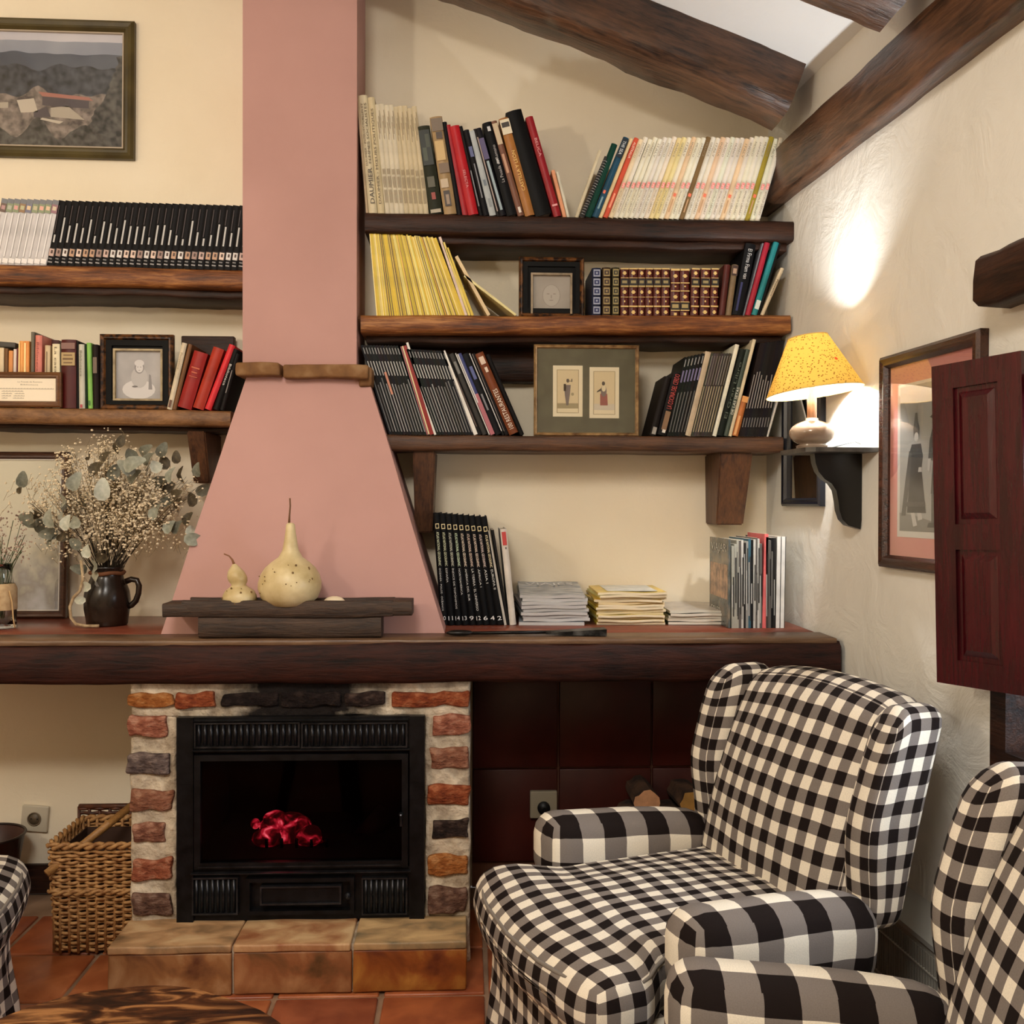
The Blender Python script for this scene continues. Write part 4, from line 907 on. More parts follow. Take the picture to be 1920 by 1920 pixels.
# ---- mantel
AY = 2.885
def onm(desc, b0, b1, t0, yt, col, cat='book', yb=1171, Y=AY, **kw): return book(desc, cat, b0, b1, t0, yt, yb, MZ, col, Y=Y, **kw)
xs = 826.5
for i, (ti, nu) in enumerate(ATLAS):
    wpx = 13.2; t0 = 811+i*11.0; lean_u = .5
    ln = min(.38, .018*len(ti)+.02)
    onm('tall black atlas numbered %s on the mantel, %s from left' % (nu, ORD[i]), xs, xs+wpx, t0, 960+i*.8, (10, 10, 12), depth=.235, gloss=.22, group=None,
        texts=(('ATLAS NATIONAL GEOGRAPHIC', .5, .53, .83, .36, jit((228, 220, 190), 14)), (ti, .5, .51-ln, .51, .32, (206, 204, 200)), (nu, .5, .045, .082, .62, (228, 228, 228), 'h')),
        prints=((.26, .34, .86, .905, (224, 206, 160)), (.70, .78, .86, .905, (224, 206, 160)), (.26, .78, .86, .867, (224, 206, 160)), (.26, .78, .898, .905, (224, 206, 160))))
    xs += wpx
onm('thin grey white booklet leaning on the atlas row', xs+.4, xs+5, 912, 993, (196, 190, 180), thin=True, depth=.2); xs += 5
onm('thin black magazine behind the white binder on mantel', xs+.4, xs+5, 921, 992, (24, 22, 22), thin=True, depth=.2); xs += 5
onm('white spined book with red label at the end of the atlas row', xs+.6, xs+13, 937, 990, (222, 214, 204), depth=.22, prints=((.18, .82, .83, .97, (190, 62, 60)), (.5, .7, .79, .81, (80, 70, 70))))
# flat stacks
def stack(px0, px1, py0, py1, n, cols, labels, grp, cat='magazine', Yc=2.88, dpt=.26, rotz=0, edge=None, seed=1, tilt=0):
    random.seed(seed)
    a = at(px0, py1, Yc); b = at(px1, py1, Yc); W = b.x-a.x; H = at(px0, py0, Yc).z-MZ; h = H/n
    for i in range(n):
        g = G(); t = h*.93; hw, hd = W/2*random.uniform(.96, 1.0), dpt/2
        nn = 6; v = []; f = []
        for q in range(nn+1):
            x = -hw+2*hw*q/nn; dz = .0014*math.sin(q*1.3+i)*min(1, i)
            v += [(x, -hd, dz), (x, hd, dz), (x, hd, dz+t), (x, -hd, dz+t)]
        for q in range(nn):
            for j in range(4): f.append((q*4+j, q*4+(j+1) % 4, q*4+4+(j+1) % 4, q*4+4+j))
        f += [(3, 2, 1, 0), (nn*4, nn*4+1, nn*4+2, nn*4+3)]
        g.add(v, f, 0)
        c = jit(cols[i % len(cols)], 8)
        o = g.build('magazine', [cover_mat(c, .3), flat(edge or (210, 204, 190), .8), flat((70, 66, 60), .6)], None, fix=True)
        for p_ in o.data.polygons:
            if abs(p_.normal.y) > .7: p_.material_index = 1
            elif p_.normal.x < -.7 and edge: p_.material_index = 0
        o.location = ((a.x+b.x)/2+random.uniform(-.006, .006), Yc+hd+random.uniform(-.008, .008), MZ+.0012+i*h+.0012*(i > 0)); o.rotation_euler = (R(tilt*i), 0, R(rotz+random.uniform(-3, 3))); o.location.z += dpt/2*math.sin(R(tilt*i))
        if i == n-1: tag(o, labels[0], cat)
        else: tag(o, labels[1] % ORD[i], cat, grp)
    random.seed(seed+99)
    return o
gr = (196, 196, 200)
t1 = stack(974, 1100, 1118, 1175, 9, [gr, (150, 152, 158), (210, 208, 206), (120, 122, 130)], ('grey travel magazine on top of the left flat stack', 'magazine, %s from the bottom of the left flat stack on mantel'), 'left flat stack on the mantel', seed=3, edge=(186, 184, 184), tilt=.55)
t1.data.materials[0] = mottled((96, 106, 124), (190, 196, 204), 16, .25, (1, 3, 1), 0, lo=.3, hi=.7)
letter('VIAJES', (0, 0, 0), .15, .05, (226, 228, 232), t1, 'h').matrix_local = Matrix.Translation((0.0, .06, .0122)) @ Matrix.Diagonal((.15/TX['VIAJES'][1], .055/TX['VIAJES'][2], 1, 1))
t2 = stack(1118, 1248, 1112, 1173, 13, [(232, 206, 80), (224, 190, 60), (238, 224, 150)], ('yellow bordered magazine on top of the middle flat stack', 'yellow edged magazine, %s from the bottom of the middle stack on mantel'), 'middle flat stack on the mantel', seed=5, edge=(222, 208, 178))
G().box(-.075, .075, -.1, .11, .0, .0004).build('cover_photo', mottled((196, 200, 196), (236, 236, 230), 20, .3), t2, loc=(0.004, 0, .0085))
t3 = stack(1256, 1378, 1146, 1175, 5, [(60, 58, 54), (206, 200, 190), (150, 144, 130)], ('dark covered magazine on top of the low right stack', 'magazine, %s from the bottom of the low right stack on mantel'), 'low right stack on the mantel', seed=7)
# standing magazines at the wall end
b = 1372; i = 0
SYM = 2.80
pal = ((120, 120, 120), (30, 30, 34), (60, 100, 120), (200, 200, 196), (44, 42, 42), (96, 92, 90), (150, 150, 146), (26, 26, 28), (70, 66, 64))
while b < 1454:
    wpx = random.choice((3.6, 4.2, 4.8)); special = 1425 < b < 1432
    c = random.choice(pal) if b > 1385 else random.choice(((60, 110, 126), (170, 170, 160), (90, 110, 60)))
    if special:
        onm('slim coral red magazine standing in the mantel corner row', b, b+7, b+4, 998, (224, 110, 112), cat='magazine', yb=1177, Y=SYM, thin=True, name='magazine'); b += 7; continue
    onm('thin dark grey magazine, %s from left standing in the mantel corner row' % ORD[i], b, b+wpx, b-1+random.uniform(0, 1), 1016+random.uniform(-6, 6)-(b-1372)*.1, c, cat='magazine', yb=1177, Y=SYM, thin=True, name='magazine', group='standing magazines in the mantel corner', depth=.21,
        prints=((.1, .5, random.uniform(.05, .3), random.uniform(.5, .95), gjit((140, 140, 138), 60)), (.5, .95, random.uniform(.05, .4), random.uniform(.6, .97), gjit((30, 30, 30), 24)))); b += wpx; i += 1
for d_ in ('white spined magazine standing second from the right wall', 'white spined magazine standing against the right wall'):
    onm(d_, b, b+8, b+2, 1003, (236, 236, 234), cat='magazine', yb=1177, Y=SYM, thin=True, name='magazine', prints=((.85, 1, 0, 1, (24, 24, 26)),)); b += 8.4
# front magazine leaning with its cover turned to the room
p0 = at(1337, 1172, 2.83); p1 = at(1371, 1177, 2.79)
mag = empty('magazine', (p0.x, 2.86, MZ+.001), label='travel magazine standing with its golf cover showing beside the row', cat='magazine')
p1 = at(1372, 1177, SYM); p1.x -= .0105; p0 = Vector((p1.x, 3.02, 0))
dv = Vector((p1.x-p0.x, p1.y-p0.y, 0)); Lm = dv.length; az = math.atan2(dv.y, dv.x)
mag.location = (p0.x, p0.y, MZ+.001); mag.rotation_euler = (0, 0, az)
G().box(0, Lm, 0, .006, 0, .255).build('cover', mottled((56, 62, 52), (140, 128, 110), 14, .25, (1, 1, 1), 0, lo=.3, hi=.7, c3=(86, 92, 92)), mag)
G().box(.01, Lm-.01, -.0005, 0, .08, .18).build('cover_photo', mottled((96, 66, 48), (196, 156, 124), 40, .3, lo=.35, hi=.65), mag)
letter('VIAJAR', (Lm*.5, -.001, .225), Lm*.8, .03, (196, 196, 190), mag, 'h'); letter('GOLFO', (Lm*.35, -.001, .04), Lm*.5, .02, (220, 218, 210), mag, 'h')
# ================================================================== framed pictures
def frame_obj(label, w_, h_, bw, depth, fmat, mw=None, loc=None, rot=None, inner=None, name='picture_frame', mat_w=0, mat_mat=None, art=None, glass=True, cat='picture', grefl=.08):
    """frame in local xz, facing -y, origin bottom centre at the back"""
    e = empty(name, label=label, cat=cat)
    if mw is not None: e.matrix_world = mw
    else:
        e.location = loc; e.rotation_euler = rot or (0, 0, 0)
    # moulded frame with mitred corners: profile swept round the rectangle
    prof = [(0, 0), (0, -depth*.75), (bw*.25, -depth), (bw*.55, -depth*.85), (bw*.75, -depth*.9), (bw, -depth*.5), (bw, 0)]
    g = G(); v = []; f = []; k = len(prof)
    for (sx, sz) in ((-1, 0), (1, 0), (1, 1), (-1, 1)):
        for (i_, y) in prof: v.append((sx*(w_/2-i_), y, (i_ if sz == 0 else h_-i_)))
    for c in range(4):
        for j in range(k-1): f.append((c*k+j, c*k+j+1, ((c+1) % 4)*k+j+1, ((c+1) % 4)*k+j))
        f.append((c*k+k-1, c*k, ((c+1) % 4)*k, ((c+1) % 4)*k+k-1))
    g.add(v, f); autosmooth(g.build('frame', fmat, e), 25)
    iw, ih = w_-2*bw, h_-2*bw
    if inner:
        im, ib = inner
        wframe(G(), -iw/2, iw/2, bw, bw+ih, ib, -depth*.55, -.001).build('inner_frame', im, e); iw -= 2*ib; ih -= 2*ib
    if mat_mat:
        G().box(-iw/2, iw/2, -.006, -.002, h_/2-ih/2, h_/2+ih/2).build('mat_board', mat_mat, e)
    if art: art(e, iw, ih, h_/2)
    if glass: G().box(-iw/2, iw/2, -depth*.48, -depth*.48+.001, h_/2-ih/2, h_/2+ih/2).build('glass', glassmat(.01, (1, 1, 1, 1), grefl*.6), e)
    return e
def flatpoly(g, pts, y, mi): g.add([(x, y, z) for x, z in pts], [tuple(range(len(pts)))], mi)
def ell(cx, cz, rx, rz, n=18, a0=0): return [(cx+rx*math.cos(2*math.pi*i/n+a0), cz+rz*math.sin(2*math.pi*i/n+a0)) for i in range(n)]
# --- landscape on the left
def land(e, iw, ih, zc):
    y = -.004; g = G(); mats = [mottled((196, 194, 204), (212, 208, 214), 4, .5), mottled((136, 142, 158), (160, 164, 176), 5, .5), mottled((62, 70, 86), (86, 92, 106), 9, .5), mottled((20, 24, 34), (74, 80, 92), 40, .5, detail=8),
         mottled((70, 62, 62), (150, 138, 130), 40, .5, detail=8), mottled((20, 22, 24), (92, 90, 88), 50, .5, detail=9), flat((168, 110, 98), .5), flat((176, 166, 152), .5), flat((74, 66, 74), .5), flat((196, 186, 172), .5)]
    def band(z0, z1, mi, dy, rough=.01, seed=0):
        n = 40; top = [(-iw/2+iw*i/n, zc-ih/2+ih*(z1+rough*noise.noise(Vector((i*.23+seed, seed, 0)))*4)) for i in range(n+1)]
        top = [(x, min(z, zc+ih/2)) for x, z in top]
        for i in range(n): g.add([(top[i][0], y-dy, zc-ih/2+ih*z0), (top[i+1][0], y-dy, zc-ih/2+ih*z0), (top[i+1][0], y-dy, top[i+1][1]), (top[i][0], y-dy, top[i][1])], [(0, 1, 2, 3)], mi)
    band(0, 1.2, 0, 0); band(0, .93, 1, .0002, .004, 2); band(0, .82, 2, .0004, .006, 5); band(0, .70, 3, .0006, .02, 8); band(0, .46, 4, .0008, .03, 11); band(0, .14, 5, .001, .06, 15)
    def fr(x, z): return (-iw/2+iw*x, zc-ih/2+ih*z)
    for (pts, mi) in ((((.60, .48), (.84, .44), (.86, .41), (.62, .44)), 6), (((.62, .44), (.84, .41), (.84, .34), (.62, .36)), 8), (((.5, .40), (.58, .42), (.60, .3), (.52, .29)), 9), (((.66, .34), (.74, .36), (.82, .24), (.66, .26)), 7), (((.58, .30), (.64, .35), (.66, .26), (.58, .25)), 8), (((.3, .36), (.46, .38), (.46, .33), (.3, .31)), 7), (((.62, .25), (.72, .22), (.70, .20), (.61, .235)), 9)):
        flatpoly(g, [fr(*q) for q in pts], y-.0012, mi)
    n = 26; pts = [fr(1, 0), fr(1, .82)]+[fr(.985-.20*(i/n)**1.4-.02*random.random(), .80-.78*i/n) for i in range(n+1)]
    flatpoly(g, pts, y-.0014, 5)
    g.build('print', mats, e, fix=False)
a = at(-195, 292, D-.01); b = at(252, 42, D-.01); 
frame_obj('landscape photograph in a dark olive frame at the upper left', b.x-a.x, b.z-a.z, .034, .024, mottled((58, 48, 20), (82, 70, 34), 8, .45, bump=.1), loc=((a.x+b.x)/2, D-.001, at(100, 296, D-.01).z), rot=(0, R(.4), 0), art=land, inner=(flat((176, 160, 140), .5), .004), grefl=.05)
# --- ornate small frames with drawings
M_orn = mottled((30, 16, 10), (112, 70, 34), 60, .4, (1, 1, 1), .8, 90, 4, .42, .62, bdist=.003)
M_blk = flat((9, 8, 7), .6, spec=.15)
def drawing_woman(e, iw, ih, zc):
    y = -.004; g = G(); mats = [mottled((150, 146, 146), (186, 182, 180), 6, .6), flat((206, 202, 200), .6), flat((140, 136, 136), .6), flat((116, 110, 108), .6), flat((182, 178, 176), .6)]
    g.box(-iw/2, iw/2, y, y+.002, zc-ih/2, zc+ih/2)
    k = ih
    for pts, mi, d in ((ell(.02*k, zc-.30*k, .34*k, .2*k), 1, 1), (ell(.03*k, zc-.05*k, .17*k, .22*k), 4, 2), (ell(.03*k, zc+.16*k, .10*k, .13*k), 2, 3), (ell(.035*k, zc+.15*k, .075*k, .095*k), 1, 4), (ell(.03*k, zc+.25*k, .10*k, .07*k), 1, 5), (ell(-.06*k, zc-.24*k, .06*k, .02*k), 3, 6), (ell(.0*k, zc+.17*k, .012*k, .008*k, 8), 3, 6), (ell(.06*k, zc+.17*k, .012*k, .008*k, 8), 3, 6), (ell(.03*k, zc+.10*k, .02*k, .006*k, 8), 3, 6)):
        flatpoly(g, pts, y-.0001*d, mi)
    flatpoly(g, [(.22*k, zc-.3*k), (.3*k, zc-.3*k), (.27*k, zc), (.23*k, zc+.02*k)], y-.0003, 2)
    g.build('drawing', mats, e, fix=False)
def drawing_face(e, iw, ih, zc):
    y = -.004; g = G(); mats = [mottled((146, 138, 128), (168, 160, 150), 6, .6), flat((168, 160, 150), .6), flat((138, 129, 120), .6)]
    g.box(-iw/2, iw/2, y, y+.002, zc-ih/2, zc+ih/2); k = ih
    for pts, mi, d in ((ell(0, zc+.0*k, .23*k, .28*k), 2, 1), (ell(0, zc-.0*k, .215*k, .27*k), 1, 2), (ell(-.08*k, zc+.04*k, .04*k, .012*k, 10), 2, 3), (ell(.08*k, zc+.04*k, .04*k, .012*k, 10), 2, 3), (ell(0, zc-.12*k, .06*k, .012*k, 10), 2, 3), (ell(0, zc-.03*k, .012*k, .05*k, 10), 2, 3)):
        flatpoly(g, pts, y-.0001*d, mi)
    g.build('drawing', mats, e, fix=False)
def stand_frame(px0, px1, py0, py1, Y, zb, **kw):
    a = at(px0, py1, Y); b = at(px1, py0, Y)
    return frame_obj(w_=b.x-a.x, h_=b.z-zb-.001, loc=((a.x+b.x)/2, Y+kw.get('depth', .02), zb+.001), **kw)
f1 = stand_frame(186, 324, 627, 763, 2.965, Z_b(250), label='ornate dark frame with seated woman drawing on the lower left shelf', bw=.016, depth=.02, fmat=M_orn, inner=(M_blk, .017), art=None, glass=False)
def sub(e, w_, h_, x, z, art, bwm):
    g = wframe(G(), x-w_/2, x+w_/2, z-h_/2, z+h_/2, .006, -.016, -.002).build('fillet', bwm, e); art(e, w_-.012, h_-.012, z)
k = 2.965/F
sub(f1, 90*k, 96*k, 2*k, (763-698)*k, drawing_woman, mottled((120, 100, 66), (170, 150, 110), 30, .4)); G().box(-.098, .098, -.003, -.001, .016, .2).build('backing', M_blk, f1)
f2 = stand_frame(973, 1096, 482, 588, 2.965, Z_2(1030), label='small ornate black frame with faint face drawing on second shelf', bw=.013, depth=.02, fmat=M_orn, inner=(M_blk, .014), art=None, glass=False)
sub(f2, 78*k, 82*k, 0, (588-546)*k, drawing_face, mottled((110, 96, 74), (160, 140, 112), 30, .4)); G().box(-.085, .085, -.003, -.001, .013, .155).build('backing', M_blk, f2)
# --- double portrait
def double(e, iw, ih, zc):
    for (cx, dz, man) in ((-35, 0, 1), (34, -2.5, 0)):
        x = cx*k; z = zc+(-1+dz)*k; w_, h_ = 56*k, 96*k; g = G(); y = -.0062
        mats = [flat((232, 220, 190), .7), flat((150, 132, 90), .7), flat((216, 198, 158), .7), flat((226, 212, 178), .7), flat((112, 100, 98), .7), flat((70, 58, 52), .7), flat((150, 76, 70), .7), flat((160, 146, 110), .7), flat((206, 196, 176), .7)]
        def q(x0, x1, z0, z1, d, mi): flatpoly(g, [(x+x0*w_, z+z0*h_), (x+x1*w_, z+z0*h_), (x+x1*w_, z+z1*h_), (x+x0*w_, z+z1*h_)], y-.0001*d, mi)
        q(-.5, .5, -.5, .5, 0, 0); q(-.37, .37, -.43, .42, 1, 1); q(-.35, .35, -.42, .41, 2, 2); q(-.35, .35, -.42, -.34, 3, 3)
        q(-.35, .35, -.34, -.24 if man else -.22, 3, 7 if man else 8)
        def E(cx_, cz_, rx, rz, mi, d=5): flatpoly(g, ell(x+cx_*w_, z+cz_*h_, rx*w_, rz*h_, 14), y-.0001*d, mi)
        if man:
            flatpoly(g, [(x+a_*w_, z+b_*h_) for a_, b_ in ((-.12, .12), (.1, .12), (.07, -.08), (.02, -.28), (-.05, -.28), (-.1, -.08))], y-.0005, 4)
            E(0, .2, .05, .035, 5); E(0, .225, .045, .015, 5, 6); E(.16, -.06, .05, .03, 7); q(.12, .15, .18, .24, 5, 5); q(.03, .14, .19, .2, 5, 5); q(-.14, -.06, .0, .14, 5, 5)
        else:
            flatpoly(g, [(x+a_*w_, z+b_*h_) for a_, b_ in ((-.14, -.02), (.1, -.02), (.12, -.25), (-.14, -.25))], y-.0005, 6); E(-.02, .03, .1, .11, 4, 6); E(-.02, .08, .07, .06, 3, 7); E(-.03, .18, .055, .04, 5, 7)
            flatpoly(g, [(x+a_*w_, z+b_*h_) for a_, b_ in ((-.1, .04), (-.26, -.0), (-.24, .03), (-.1, .09))], y-.0006, 5)
        g.build('print', mats, e, fix=False)
M_gilt = mottled((80, 48, 24), (176, 142, 96), 40, .3, (1, 1, 1), .2, lo=.3, hi=.7)
stand_frame(1001, 1199, 647, 815, 2.955, Z_3(1100), label='dark gilt frame with two small costume prints on third shelf', bw=.011, depth=.018, fmat=M_gilt, mat_mat=mottled((66, 66, 50), (84, 84, 66), 30, .8), art=double, grefl=.12)
# --- framed notice
def notice(e, iw, ih, zc):
    G().box(-iw/2, iw/2, -.005, -.003, zc-ih/2, zc+ih/2).build('paper', flat((246, 232, 208), .7), e)
    for (s, x, z, l_, h_) in (('La Posada de Romano', .06, .34, .42, .06), ('Biblioteca', .05, .22, .3, .055)):
        letter(s, (x*iw, -.0056, zc+z*ih), l_*iw, h_*ih, (150, 140, 124), e, 'h')
    g = G()
    for (x0, x1, z) in ((-.47, .47, .03), (-.42, -.05, -.08), (-.42, -.24, -.18), (-.2, -.03, -.18), (-.42, -.26, -.28), (-.22, -.03, -.28), (-.42, -.32, -.38), (-.23, -.04, -.38)):
        n = int((x1-x0)*60)
        for i in range(n):
            xa_ = x0+(x1-x0)*i/n; g.box(xa_*iw, (xa_+(x1-x0)/n*.65)*iw, -.0054, -.0052, zc+(z-.012)*ih, zc+(z+.018+.01*(i % 3))*ih)
    g.build('small_print', flat((168, 156, 138), .7), e, fix=False)
Yn = 2.925
a = at(-22, 757, Yn); b = at(112, 697, Yn)
shn = frame_obj('brown framed white notice at the left edge of lower shelf', b.x-a.x, b.z-Z_b(40)-.001, .0175, .014, wood((70, 38, 16), (120, 76, 36), .4, 6), loc=((a.x+b.x)/2, SY-.004, Z_b(40)+.001), art=notice, cat='notice', glass=False)
# --- large picture standing on the mantel at the left
def mist(e, iw, ih, zc):
    y = -.005; g = G(); g.box(-iw/2, iw/2, y, y+.002, zc-ih/2, zc+ih/2)
    m, nt, b = newmat('mat_mist'); L = nt.links.new
    tc = N(nt, 'ShaderNodeTexCoord'); sx = N(nt, 'ShaderNodeSeparateXYZ'); L(tc.outputs['Generated'], sx.inputs[0])
    nz = N(nt, 'ShaderNodeTexNoise'); nz.inputs['Scale'].default_value = 9; nz.inputs['Detail'].default_value = 7; L(tc.outputs['Generated'], nz.inputs[0])
    ad = N(nt, 'ShaderNodeMath', operation='MULTIPLY_ADD'); ad.inputs[1].default_value = .9; L(nz.outputs[0], ad.inputs[0]); L(sx.outputs[2], ad.inputs[2])
    rp = N(nt, 'ShaderNodeValToRGB'); e_ = rp.color_ramp.elements; e_[0].position = .35; e_[0].color = lin((176, 176, 182)); e_[1].position = 1.0; e_[1].color = lin((196, 190, 168)); x = e_.new(.62); x.color = lin((138, 134, 130)); x = e_.new(.8); x.color = lin((176, 172, 158))
    L(ad.outputs[0], rp.inputs[0]); L(rp.outputs[0], b.inputs['Base Color']); b.inputs['Roughness'].default_value = .5
    g.build('print', m, e)
Yp = 3.08
a = at(-150, 1160, Yp); b = at(121, 846, Yp)
frame_obj('brown framed misty picture leaning behind the dried bouquet on mantel', b.x-a.x, b.z-MZ-.002, .022, .02, wood((40, 22, 14), (86, 52, 34), .35, 5), loc=((a.x+b.x)/2, Yp+.02, MZ+.001), rot=(R(-3), 0, 0), art=mist, inner=(flat((206, 200, 190), .5), .003), grefl=.09)
# --- right wall: engraving of a couple
def wframe_on_wall(px0, py0, px1, py1, **kw):
    s0, z0 = wall_sz(px0, (py0+py1)/2, .012); s1, _ = wall_sz(px1, (py0+py1)/2, .012); zl = wall_sz(px0, py1, .012)[1]; zh = wall_sz(px0, py0, .012)[1]
    mw = WM @ Matrix.Translation(((s0+s1)/2, -.001, zl))
    return frame_obj(w_=s1-s0, h_=zh-zl, mw=mw, **kw)
def couple(e, iw, ih, zc):
    g = G(); y = -.0064; W = iw*.80; H = ih*.80
    mats = [flat((206, 204, 196), .7), mottled((150, 150, 144), (176, 176, 170), 4, .7), mottled((70, 72, 70), (92, 94, 92), 18, .7), mottled((44, 46, 46), (70, 72, 72), 18, .7), flat((190, 188, 182), .7), mottled((112, 112, 106), (136, 136, 130), 10, .7)]
    z_ = zc-ih*.0
    def P(pts, mi, d): flatpoly(g, [(a_*W, z_+b_*H) for a_, b_ in pts], y-.0001*d, mi)
    P(((-.5, -.5), (.5, -.5), (.5, .5), (-.5, .5)), 0, 0); P(((-.46, -.46), (.46, -.46), (.46, .48), (-.46, .48)), 1, 1)
    P(((-.46, -.46), (.46, -.46), (.46, -.36), (.1, -.40), (-.2, -.36), (-.46, -.34)), 5, 2)
    # woman: tall headdress, fitted bodice, long skirt, hanging cape
    P(((-.22, .30), (-.19, .30), (-.175, .24), (-.15, .20), (-.16, .14), (-.24, .14), (-.25, .2), (-.235, .24)), 2, 3)
    P([(-.2+.035*math.cos(t), .145+.03*math.sin(t)) for t in [i*.6 for i in range(11)]], 4, 4)
    P(((-.27, .10), (-.13, .10), (-.1, .02), (-.12, -.06), (-.29, -.06), (-.31, .04)), 3, 4)
    P(((-.29, -.06), (-.12, -.06), (-.05, -.34), (-.34, -.34)), 3, 5); P(((-.31, .06), (-.27, .04), (-.30, -.14), (-.36, -.36), (-.43, -.36), (-.37, -.14)), 2, 6)
    P(((-.34, -.27), (-.06, -.27), (-.055, -.30), (-.345, -.30)), 2, 7); P(((-.16, -.05), (-.12, -.05), (-.11, -.08), (-.17, -.08)), 4, 7)
    P(((-.28, -.34), (-.22, -.34), (-.18, -.42), (-.24, -.43)), 4, 6); P(((-.18, -.34), (-.12, -.34), (-.1, -.38), (-.17, -.39)), 4, 6)
    # man: broad hat, short jacket, breeches, gaiters
    P(((.0, .26), (.08, .29), (.11, .36), (.16, .33), (.22, .35), (.23, .30), (.16, .27), (.06, .24)), 3, 3)
    P([(.12+.04*math.cos(t), .235+.035*math.sin(t)) for t in [i*.6 for i in range(11)]], 4, 4)
    P(((.04, .19), (.22, .19), (.28, .10), (.26, -.02), (.06, -.02), (-.02, .0), (.0, .12)), 2, 5); P(((.09, .19), (.15, .19), (.13, .06), (.07, .06)), 4, 6)
    P(((.05, -.02), (.26, -.02), (.27, -.22), (.18, -.22), (.15, -.1), (.11, -.22), (.02, -.22)), 3, 6)
    P(((.03, -.22), (.11, -.22), (.09, -.40), (.03, -.40)), 2, 6); P(((.19, -.22), (.27, -.22), (.26, -.40), (.20, -.40)), 4, 7)
    P(((-.01, -.40), (.09, -.40), (.09, -.43), (-.03, -.43)), 3, 7); P(((.16, -.40), (.28, -.40), (.3, -.43), (.14, -.43)), 3, 7); P(((-.02, .0), (.02, .0), (.0, -.08), (-.03, -.07)), 4, 7); P(((.24, .0), (.29, .02), (.28, -.08), (.25, -.08)), 4, 7)
    g.build('engraving', mats, e, fix=False)
wframe_on_wall(1654, 672, 1843, 1062, label='engraving of a costumed couple with pink mat on right wall', bw=.03, depth=.024, fmat=wood((26, 12, 8), (78, 42, 26), .22, 5), mat_mat=flat((206, 138, 130), .8), art=couple, grefl=.14)
# --- small mirror with black frame near the corner
def mirror(e, iw, ih, zc):
    G().box(-iw/2, iw/2, -.004, -.002, zc-ih/2, zc+ih/2).build('mirror_glass', flat((226, 226, 222), .03, 1.0), e)
wframe_on_wall(1469, 690, 1541, 949, label='small mirror in a blue black frame behind the lamp', bw=.024, depth=.02, fmat=flat((16, 18, 28), .3), art=mirror, cat='mirror', glass=False)

# ================================================================== lamp on its bracket shelf
sl, zl_ = wall_sz(1612, 852); br_z = zl_
lc = at(1522, 843, onr(1612, 852).y)                        # lamp foot on the shelf
def wl(px, py): # local wall coords of a point in the bracket plane
    p = at(px, py, onr(1612, 852).y); r = WM.inverted() @ p; return r
shelf_top = wl(1560, 843).z
ls = empty('lamp_shelf', label='small dark bracket shelf with curved support on right wall', cat='shelf'); ls.matrix_world = WM @ Matrix.Translation((sl, 0, shelf_top))
dpt = -wl(1482, 845).y
hw = .10
poly = [(-hw, 0), (hw, 0), (hw, -dpt*.9), (hw*.8, -dpt), (-hw*.8, -dpt), (-hw, -dpt*.9)]
g = G(); v = [(x, y, -.011) for x, y in poly]+[(x, y, 0) for x, y in poly]; n_ = len(poly)
g.add(v, [tuple(range(n_-1, -1, -1)), tuple(range(n_, 2*n_))]+[(i, (i+1) % n_, (i+1) % n_+n_, i+n_) for i in range(n_)])
g.build('shelf_top', mottled((30, 26, 24), (96, 92, 86), 20, .35, (1, 1, 1), .1, lo=.3, hi=.7), ls)
prof = [(1520, 851), (1522, 868), (1528, 885), (1540, 899), (1553, 907), (1562, 920), (1566, 940), (1568, 957), (1574, 974), (1585, 985), (1602, 992), (1606, 975), (1610, 930), (1612, 851)]
pp = [(wl(*q).y, wl(*q).z-shelf_top) for q in prof]; pp = [(min(y, -.0005), z) for y, z in pp]
yo = max(y for y, z in pp); pp = [(y-yo-.0005 if i >= 11 else y, z) for i, (y, z) in enumerate(pp)]; pp[-1] = (-.0005, pp[-1][1]); pp[-2] = (-.0005, pp[-2][1]); pp[-3] = (-.0005, pp[-3][1]); pp[-4] = (-.004, pp[-4][1])
g = G(); g.prism(pp, -.014, .014); g.v = [(y, x, z) for x, y, z in g.v]
autosmooth(g.build('curved_support', flat((12, 10, 9), .3), ls), 30)
# lamp
LY = lc.y; lr = LY/F
tl = empty('table_lamp', (lc.x, LY, shelf_top+.001), label='lit table lamp with yellow flowered shade and ceramic foot', cat='lamp')
M_cer = mottled((96, 72, 54), (176, 156, 136), 7, .12, (1, 1, 3), 0, lo=.3, hi=.7, spec=.6)
def pr(px, py): return ((px-1522)*lr, (843-py)*lr)
prof = [(28, 0), (29, 1), (28.5, 5), (30, 6)]+[(42*math.cos(R(a_))*1.0, 30+25*math.sin(R(a_))) for a_ in range(-58, 61, 9)]+[(12, 54), (12, 58), (10, 59)]
G().lathe([(r*lr, z*lr) for r, z in prof], 36).build('foot', M_cer, tl, True)
G().lathe([(9*lr, 58*lr), (8.6*lr, 102*lr), (6*lr, 104*lr), (6*lr, 136*lr)], 20).build('neck', wood((150, 104, 72), (200, 152, 116), .4, 6, (14, 14, 1)), tl, True)
tilt = R(-6.5)
sc = Vector(((1527-1522)*lr, 0, (843-735)*lr)); Ls = 106*lr; r0, r1 = 90*lr, 37*lr
shd = empty('shade_tmp'); bpy.data.objects.remove(shd)
m_sh, nt, b = newmat('mat_lampshade'); nt.nodes.remove(b); L = nt.links.new
out = nt.nodes['Material Output']; tc = N(nt, 'ShaderNodeTexCoord')
mpx = N(nt, 'ShaderNodeMapping'); mpx.inputs['Scale'].default_value = (1, 1, 1.5); L(tc.outputs['Object'], mpx.inputs[0])
vo = N(nt, 'ShaderNodeTexVoronoi'); vo.inputs['Scale'].default_value = 130; L(mpx.outputs[0], vo.inputs[0])
